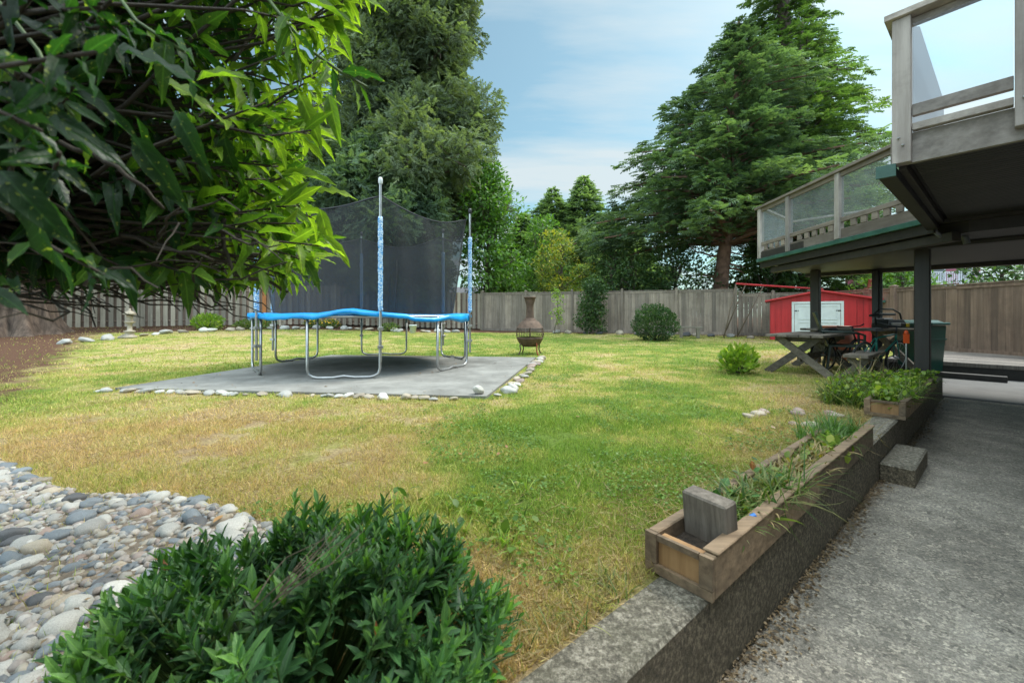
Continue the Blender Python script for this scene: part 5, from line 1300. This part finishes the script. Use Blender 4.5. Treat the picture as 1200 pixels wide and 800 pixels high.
# ---------------------------------------------------------------- foreground laurel bush
MIDLEAF = mkleaf(4, .16, .06, .02, .5, .5)
bc = (-.485,.96,0.0)
t = thing('laurel_bush', 'dark glossy lance leaved bush in the near foreground beside the pebble bed', 'bush', bc)
rg = np.random.default_rng(99); mb = MB(); P=[];D=[];Nn=[];S=[];Rn=[]
def bush_h(dx, dy):
    q = (dx/.52)**2+(dy/.46)**2
    return (.30-.04*dx)*max(0, 1-q)**.5 + .14*noise.noise(Vector((dx*7+5,dy*7,3)))
for k in range(950):
    a = rg.uniform(0, 2*math.pi); q = math.sqrt(rg.random())*.98
    dx, dy = .52*q*math.cos(a), .46*q*math.sin(a); h = bush_h(dx, dy)
    if noise.noise(Vector((dx*9+3,dy*9,8))) < -.17: continue
    sf = rg.uniform(.65,1.35); cf_ = rg.normal()*.2
    h = max(.06, h*(1 if k % 3 else rg.uniform(.5,.9)))*(1+ .12*(rg.random()<.12))
    tip = vec(bc)+vec([dx,dy,h]); root = vec(bc)+vec([dx*.35,dy*.35,0])
    mid = root*.4+tip*.6-vec([0,0,.03]); mb.tube([tuple(root),tuple(mid),tuple(tip)], [.0035,.0028,.0012], 4)
    nl = rg.integers(9,15); ax = norm((tip-mid)[None,:])[0]*.7+vec([0,0,.5]); ax /= np.linalg.norm(ax)
    e1 = norm(np.cross(ax, vec([.3,.9,.1]))[None,:])[0]; e2 = np.cross(ax, e1)
    for i in range(nl):
        f = i/nl; an = i*2.4+rg.random()*.5; p = tip+ax*.015-(tip-mid)*(1-f)*min(1,.10/ np.linalg.norm(tip-mid))
        out = e1*math.cos(an)+e2*math.sin(an); op = .95-.75*f
        P.append(p); D.append(out*op+ax*(.45+.6*f)); Nn.append(ax*.9-out*.25+rg.normal(size=3)*.15); S.append(sf*rg.uniform(.036,.066)*(1-.40*f*f)); Rn.append(min(.90 if rg.random()<.99 else 1,max(0,.25+cf_+.5*f+rg.normal()*.16+(.25 if rg.random()<.02 else 0))))
part('stems', mb, M['stem'], t)
P=np.array(P);D=np.array(D);Nn=np.array(Nn)
part('foliage', None, M['lf_laurel'], t, me=scatter('foliage', P, D, Nn, np.array(S), MIDLEAF, .54, np.array(Rn), off=bc))
mb = MB()
for k in range(9):
    a = vec(bc)+vec([.02+rg.uniform(-.03,.03),-.18+rg.uniform(-.03,.03),.33]); branch_mb(mb, tuple(a), tuple(a+vec([.12+rg.uniform(-.03,.03),.06,.10+rg.uniform(-.02,.02)])), .0016,.0006,.15,4,3)
part('dead_twigs', mb, M['twigpale'], t)
# ---------------------------------------------------------------- overhanging spotted laurel at upper left
root = Vector((-3.3,1.7,0))
t = thing('spotted_laurel', 'large overhanging shrub with big spotted glossy leaves and bare twigs filling the upper left foreground', 'shrub', tuple(root))
rr = random.Random(5); rg = np.random.default_rng(17)
mbt = MB(); mbs = MB(); P=[];D=[];Nn=[];S=[];Rn=[];Cu=[]
def xr(py):
    return np.interp(py, [-400,-150,0,30,60,110,140,180,220,260,300,330,348], [470,455,440,400,385,395,375,360,345,372,375,345,315])
hubs = []
part('trunk', trunk_mb(tuple(root), (-2.7,1.5,1.4), .07, 1.3, 8, .03), M['twig'], t, smooth=True)
for k in range(16):
    Y = rr.uniform(.6,1.7); px = rr.uniform(-300,60); py = rr.uniform(-250,300); h = Vector(at(px,py,Y)); hubs.append(h)
    branch_mb(mbt, (-2.75+rr.uniform(-.05,.05),1.52,1.2+rr.random()*.2), h, .022, .009, .12, 8, 7)
def rosette(tip, dirv, nl, size, spread=.9, bright=0.0, hang=.35):
    ax = norm(np.array(dirv)[None,:])[0]; e1 = norm(np.cross(ax, vec([.2,.3,1]))[None,:])[0]; e2 = np.cross(ax, e1)
    for i in range(nl):
        f = i/nl; an = i*2.2+rg.random(); out = e1*math.cos(an)+e2*math.sin(an)
        P.append(np.array(tip)-ax*(1-f)*.10); d = out*spread*(1.05-.45*f)+ax*(.5+.4*f); d[2] -= hang*rg.random()*1.6
        D.append(d); Nn.append(vec([0,0,1])*.75+ax*.3+rg.normal(size=3)*.30); S.append(size*rg.uniform(.7,1.2)); Rn.append(min(1,max(0,rg.random()*.55+bright))); Cu.append(rg.uniform(.4,2.6))
for k in range(1500):
    py = rr.uniform(-330, 338); xm_ = float(xr(py)); 
    px = xm_ - (rr.random()**1.4)*(xm_+230) if k % 2 else rr.uniform(-200, xm_)
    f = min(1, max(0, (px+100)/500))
    Y = rr.uniform(.62+.35*f, 1.35+.75*f)
    if px < 150 and rr.random() < .05: Y = rr.uniform(.42,.6)
    # keep the crown's underside at about eye level
    tip = Vector(at(px, py, Y)); h = min(hubs, key=lambda q: (q-tip).length+rr.random()*.3)
    size = rr.uniform(.055,.10)*(1-.2*(Y<.75))
    n_ = max(3, int((tip-h).length/.12))
    pts = branch_mb(mbt, h, tip, .006, .0022, .10, 6, 5)
    dv_ = (pts[-1]-pts[-2]); bright = -.35 + 1.0*f**1.3  # light painted into leaf colour: dark to the left, sunlit lime to the right
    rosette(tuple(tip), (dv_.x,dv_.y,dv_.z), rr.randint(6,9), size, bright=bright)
# hanging twig tangle below
for k in range(230):
    px = rr.uniform(-60,285); py = rr.uniform(265,350); Y = rr.uniform(.8,1.8); a = Vector(at(px,py,Y))
    dr = Vector((rr.uniform(.2,1),rr.uniform(-.5,.5),rr.uniform(-.35,.30))).normalized()
    L = rr.uniform(.12,.42)
    b = a+dr*L
    pyb = HOR-(b.z-EYE)/b.y*F
    if b.x/b.y*F+600 > 345: continue
    if pyb > 372: b.z = EYE+rr.uniform(-.01,.02)
    branch_mb(mbs, a, b, .0035, .0014, .14, 6, 4)
    if rr.random() < .5 and min(a.z,b.z) > EYE+.06: branch_mb(mbs, a.lerp(b,.5), a.lerp(b,.5)+Vector((rr.uniform(.02,.16),rr.uniform(-.1,.1),rr.uniform(-.10,.08))), .002, .001, .1, 4, 4)
# the low forked bare twig
f0 = Vector(at(30,300,1.3)); f1 = Vector(at(92,350,1.3)); f2 = Vector(at(112,383,1.28)); branch_mb(mbs, f0, f1, .0045,.0035,.05,6,5); branch_mb(mbs, f1, f2, .0035,.0022,.05,4,5)
branch_mb(mbs, f1, at(160,325,1.35), .0035,.002,.06,5,5); branch_mb(mbs, at(160,325,1.35), at(205,290,1.4), .003,.0015,.06,5,5); branch_mb(mbs, f1, at(118,360,1.25), .003,.0015,.08,4,4)
# pale winding twigs in front
for pl in ([(30,155,.75),(110,180,.72),(165,215,.72),(192,245,.75)],[(140,272,.85),(200,290,.85),(250,305,.86)],[(262,258,.95),(262,290,.93),(275,322,.92),(300,310,.94),(310,292,.95)],[(275,322,.92),(315,330,.95),(338,342,.97)]):
    mb_ = mbs; pts = [Vector(at(*q)) for q in pl]; 
    sm = []
    for i in range(len(pts)-1):
        for s in range(4): sm.append(pts[i].lerp(pts[i+1], s/4)+Vector((rr.uniform(-1,1),0,rr.uniform(-1,1)))*.004)
    sm.append(pts[-1]); mbt.tube(sm, [.0055-.003*i/len(sm) for i in range(len(sm))], 6)
mg = MB()
for pl, r_ in (([(-40,-40,.6),(5,10,.6),(45,60,.6),(70,115,.6),(86,136,.6)], .0035),([(120,-30,.7),(160,25,.7),(195,48,.7),(217,62,.7)], .0035),([(300,-20,.9),(330,20,.9),(365,60,.92),(400,85,.95),(430,102,.98)], .004),([(330,15,.9),(345,45,.9),(350,70,.9)], .002)):
    pts = [Vector(at(*q)) for q in pl]; mg = MB(); mg.tube(pts, [r_*(1-.4*i/len(pts)) for i in range(len(pts))], 6); part('green_stem', mg, M['stem'], t, smooth=True)
    rosette(tuple(pts[-1]), tuple(pts[-1]-pts[-2]), 5, .09, bright=.3)
# deliberate near leaves (position, direction, size)
for (px,py,Y,dx,dz,s,rn) in [(155,160,.62,.75,-1.0,.13,.25),(40,135,.50,1,-.25,.11,.15),(-10,115,.48,1,-.12,.10,.1),(45,215,.48,-.15,-1,.11,.15),(185,95,.75,.9,-.1,.11,.85),(230,95,.8,.7,.2,.10,.85),(0,200,.42,.6,-.6,.10,.1),
        (320,240,1.0,.3,-1,.14,.55),(372,225,1.05,1,.25,.10,.95),(378,275,1.05,.8,-.75,.10,.95),(375,245,1.05,.3,-.9,.12,.9),(350,110,.95,.5,-1,.13,.8),(385,110,1.0,.25,-1,.12,.75),(330,205,1.0,1,.1,.12,.9),(350,150,1.0,1,.25,.11,.9),(345,0,.9,1,.05,.12,.8),(400,-5,.95,1,.12,.11,.85),
        (262,155,.9,.1,-1,.12,.5),(205,130,.7,.5,-.8,.12,.35),(130,60,.6,.8,.1,.12,.2),(290,345,.98,.05,-1,.09,.5),(330,345,1.0,-.1,-1,.08,.8)]:
    P.append(vec(at(px,py,Y))); D.append(vec([dx,rg.uniform(-.25,.25),dz])); Nn.append(vec([0,-.75,.7])); S.append(s); Rn.append(rn); Cu.append(1.6)
part('twigs', mbt, M['twig'], t, smooth=True); part('bare_twigs', mbs, M['twig'], t)
P=np.array(P);D=np.array(D);Nn=np.array(Nn);S=np.array(S)
Dn = norm(D); T_ = P+Dn*S[:,None]; py_t = HOR-(T_[:,2]-EYE)/np.maximum(T_[:,1],.05)*F; py_0 = HOR-(P[:,2]-EYE)/P[:,1]*F
keep = (P[:,1] > .36) & (T_[:,1] > .34) & (np.maximum(py_t, py_0) < 352+18*rg.random(len(P))**3)
half = rg.random(len(P)) < .5
for hm, tp_, wd_ in ((half, BIGLEAF, .52), (~half, mkleaf(7, .38, .03, .035, .40, .5), .64)):
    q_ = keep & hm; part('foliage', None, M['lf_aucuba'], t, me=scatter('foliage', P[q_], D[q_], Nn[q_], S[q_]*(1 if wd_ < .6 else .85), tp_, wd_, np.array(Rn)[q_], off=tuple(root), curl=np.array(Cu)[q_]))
# ---------------------------------------------------------------- grass
rg = np.random.default_rng(3)
def grass_pts(n, ymin, ymax, power):
    Y = ymin+(ymax-ymin)*rg.random(n)**power; Xx = rg.uniform(-1.32,1.30,n)*Y
    return Xx, Y
PAD_IN = [(-4.68,4.83),(-.24,4.27),(.52,8.38),(-3.93,8.88)]
def ok(x, y):
    u, v = UV(x, y)
    if v < .752 or (u > 8.2 and v < 1.65): return False
    if inpoly(x, y, PAD_IN): return False
    if inpoly(x, y, BED): return rg.random() < .05
    nz2 = 1.1*noise.noise(Vector((x*1.3,y*1.3,9)))
    if -.735*x-.68*y-.75+nz2 > .25 or y-.3375*x+nz2 > 18.2: return rg.random() < .12
    if y+.35*x+nz2 > 18.8: return rg.random() < .2
    return True
Gp = []; Gs = []
for n, a, b, pw, hs, ws in ((230000,.9,3.4,1.25,.034,.0030),(130000,3.0,7.0,1.0,.036,.0050),(70000,6.5,17.5,1.0,.042,.012)):
    Xs, Ys = grass_pts(n, a, b, pw)
    for x, y in zip(Xs, Ys):
        nz_ = noise.noise(Vector((x*2.2,y*2.2,0)))*.6+noise.noise(Vector((x*9,y*9,2)))*.5
        if nz_ < -.38 or not ok(x, y): continue
        Gp.append((x,y,gz(x,y)-.002)); Gs.append((hs*(1+.7*nz_), ws))
Gp = np.array(Gp); Gs = np.array(Gs); n = len(Gp)
d = rg.normal(size=(n,3))*.62+vec([0,0,1])
h = Gs[:,0]*rg.uniform(.5,1.35,n)
me = scatter('grass', Gp, d, norm(rg.normal(size=(n,3))), h, BLADE, Gs[:,1]/h*rg.uniform(.7,1.4,n))
single('grass', None, M['grass'], 'mown lawn grass, patchy green and straw coloured', 'grass', kind='stuff', me=me)
# clover and broad leaved patches
pts = []
for k in range(52000):
    x = rg.uniform(-1.2,2.6); y = rg.uniform(1.3,6.0)
    q = noise.noise(Vector((x*1.5+4,y*1.5,7)))+.5*noise.noise(Vector((x*5,y*5,1)))
    c_ = max(0,1-((x-.3)/1.0)**2-((y-2.35)/1.3)**2)*.45
    if q+c_ > .22 and ok(x,y) : pts.append((x,y,gz(x,y)+rg.uniform(.004,.03)))
pts = np.array(pts); n = len(pts)
me = scatter('clover', pts, rg.normal(size=(n,3))*[1,1,.25], rg.normal(size=(n,3))*.35+vec([0,0,1]), rg.uniform(.010,.020,n), SMALL, 1.9)
single('clover', None, M['clover'] if 'clover' in M else M.setdefault('clover', leafmat('clover_leaf', [(0,(.06,.13,.02)),(.6,(.11,.21,.035)),(1,(.17,.27,.06))], .3, .5, None, .3, 2)), 'low clover and small weeds spreading in the greener patches of the lawn', 'clover', kind='stuff', me=me)
# dry thatch along the wall
pts = []
for k in range(16000):
    u = rg.uniform(.2,4.8); v = .75+abs(rg.normal())*.28; x, y, _ = W(u,v)
    if ok(x,y): pts.append((x,y,gz(x,y)+rg.uniform(.002,.018)))
for k in range(9000):
    x = rg.uniform(-4.5,-.6); y = rg.uniform(1.9,4.2)
    if ok(x,y) and noise.noise(Vector((x*1.7,y*1.7,3))) > -.1: pts.append((x,y,gz(x,y)+rg.uniform(.002,.02)))
pts = np.array(pts); n = len(pts)
me = scatter('dry_thatch', pts, rg.normal(size=(n,3))*[1,1,.22], rg.normal(size=(n,3)), rg.uniform(.03,.09,n), BLADE2, .045)
single('dry_thatch', None, M['strawm'], 'dry straw thatch along the wall edge and beside the pebble bed', 'dry grass', kind='stuff', me=me)
# litter gathered along the foot of the wall and on the pad
pts = []
for k in range(5200):
    u = rg.uniform(.2,8.2); v = .578-abs(rg.normal())*.035*(1+1.2*noise.noise(Vector((u*2,0,0))))
    if v < .3: continue
    x, y, _ = W(u, v); pts.append((x,y,PATIO+rg.uniform(.002,.010)))
for k in range(700):
    x = rg.uniform(-4.6,.4); y = rg.uniform(4.4,8.6)
    if inpoly(x,y,PADP): pts.append((x,y,.034))
for k in range(900):
    x = rg.uniform(-3.2,-.8); y = rg.uniform(.9,2.4)
    if inpoly(x,y,BED): pts.append((x,y,gz(x,y)+rg.uniform(.015,.035)))
pts = np.array(pts); n = len(pts)
me = scatter('leaf_litter', pts, rg.normal(size=(n,3))*[1,1,.1], rg.normal(size=(n,3))*.3+vec([0,0,1]), rg.uniform(.008,.026,n), SMALL, .9)
single('leaf_litter', None, M.setdefault('litter', leafmat('dry_litter', [(0,(.07,.045,.025)),(1,(.28,.20,.12))], .1)), 'dry leaf litter along the foot of the wall, on the pad and between the stones', 'leaf litter', kind='stuff', me=me)
# fallen leaves
pts = []
for k in range(420):
    x = rg.uniform(-9,6); y = rg.uniform(1.6,15)
    if abs(x) < 1.25*y and UV(x,y)[1] > .8: pts.append((x,y,gz(x,y)+.035))
pts = np.array(pts); n = len(pts)
me = scatter('fallen_leaves', pts, rg.normal(size=(n,3))*[1,1,.1], rg.normal(size=(n,3))*.2+vec([0,0,1]), rg.uniform(.025,.05,n), LEAF, 1.2)
single('fallen_leaves', None, M.setdefault('fallen', leafmat('fallen_leaf', [(0,(.16,.07,.03)),(1,(.34,.19,.08))], .1)), 'small brown fallen leaves scattered over the lawn', 'leaves', kind='stuff', me=me)
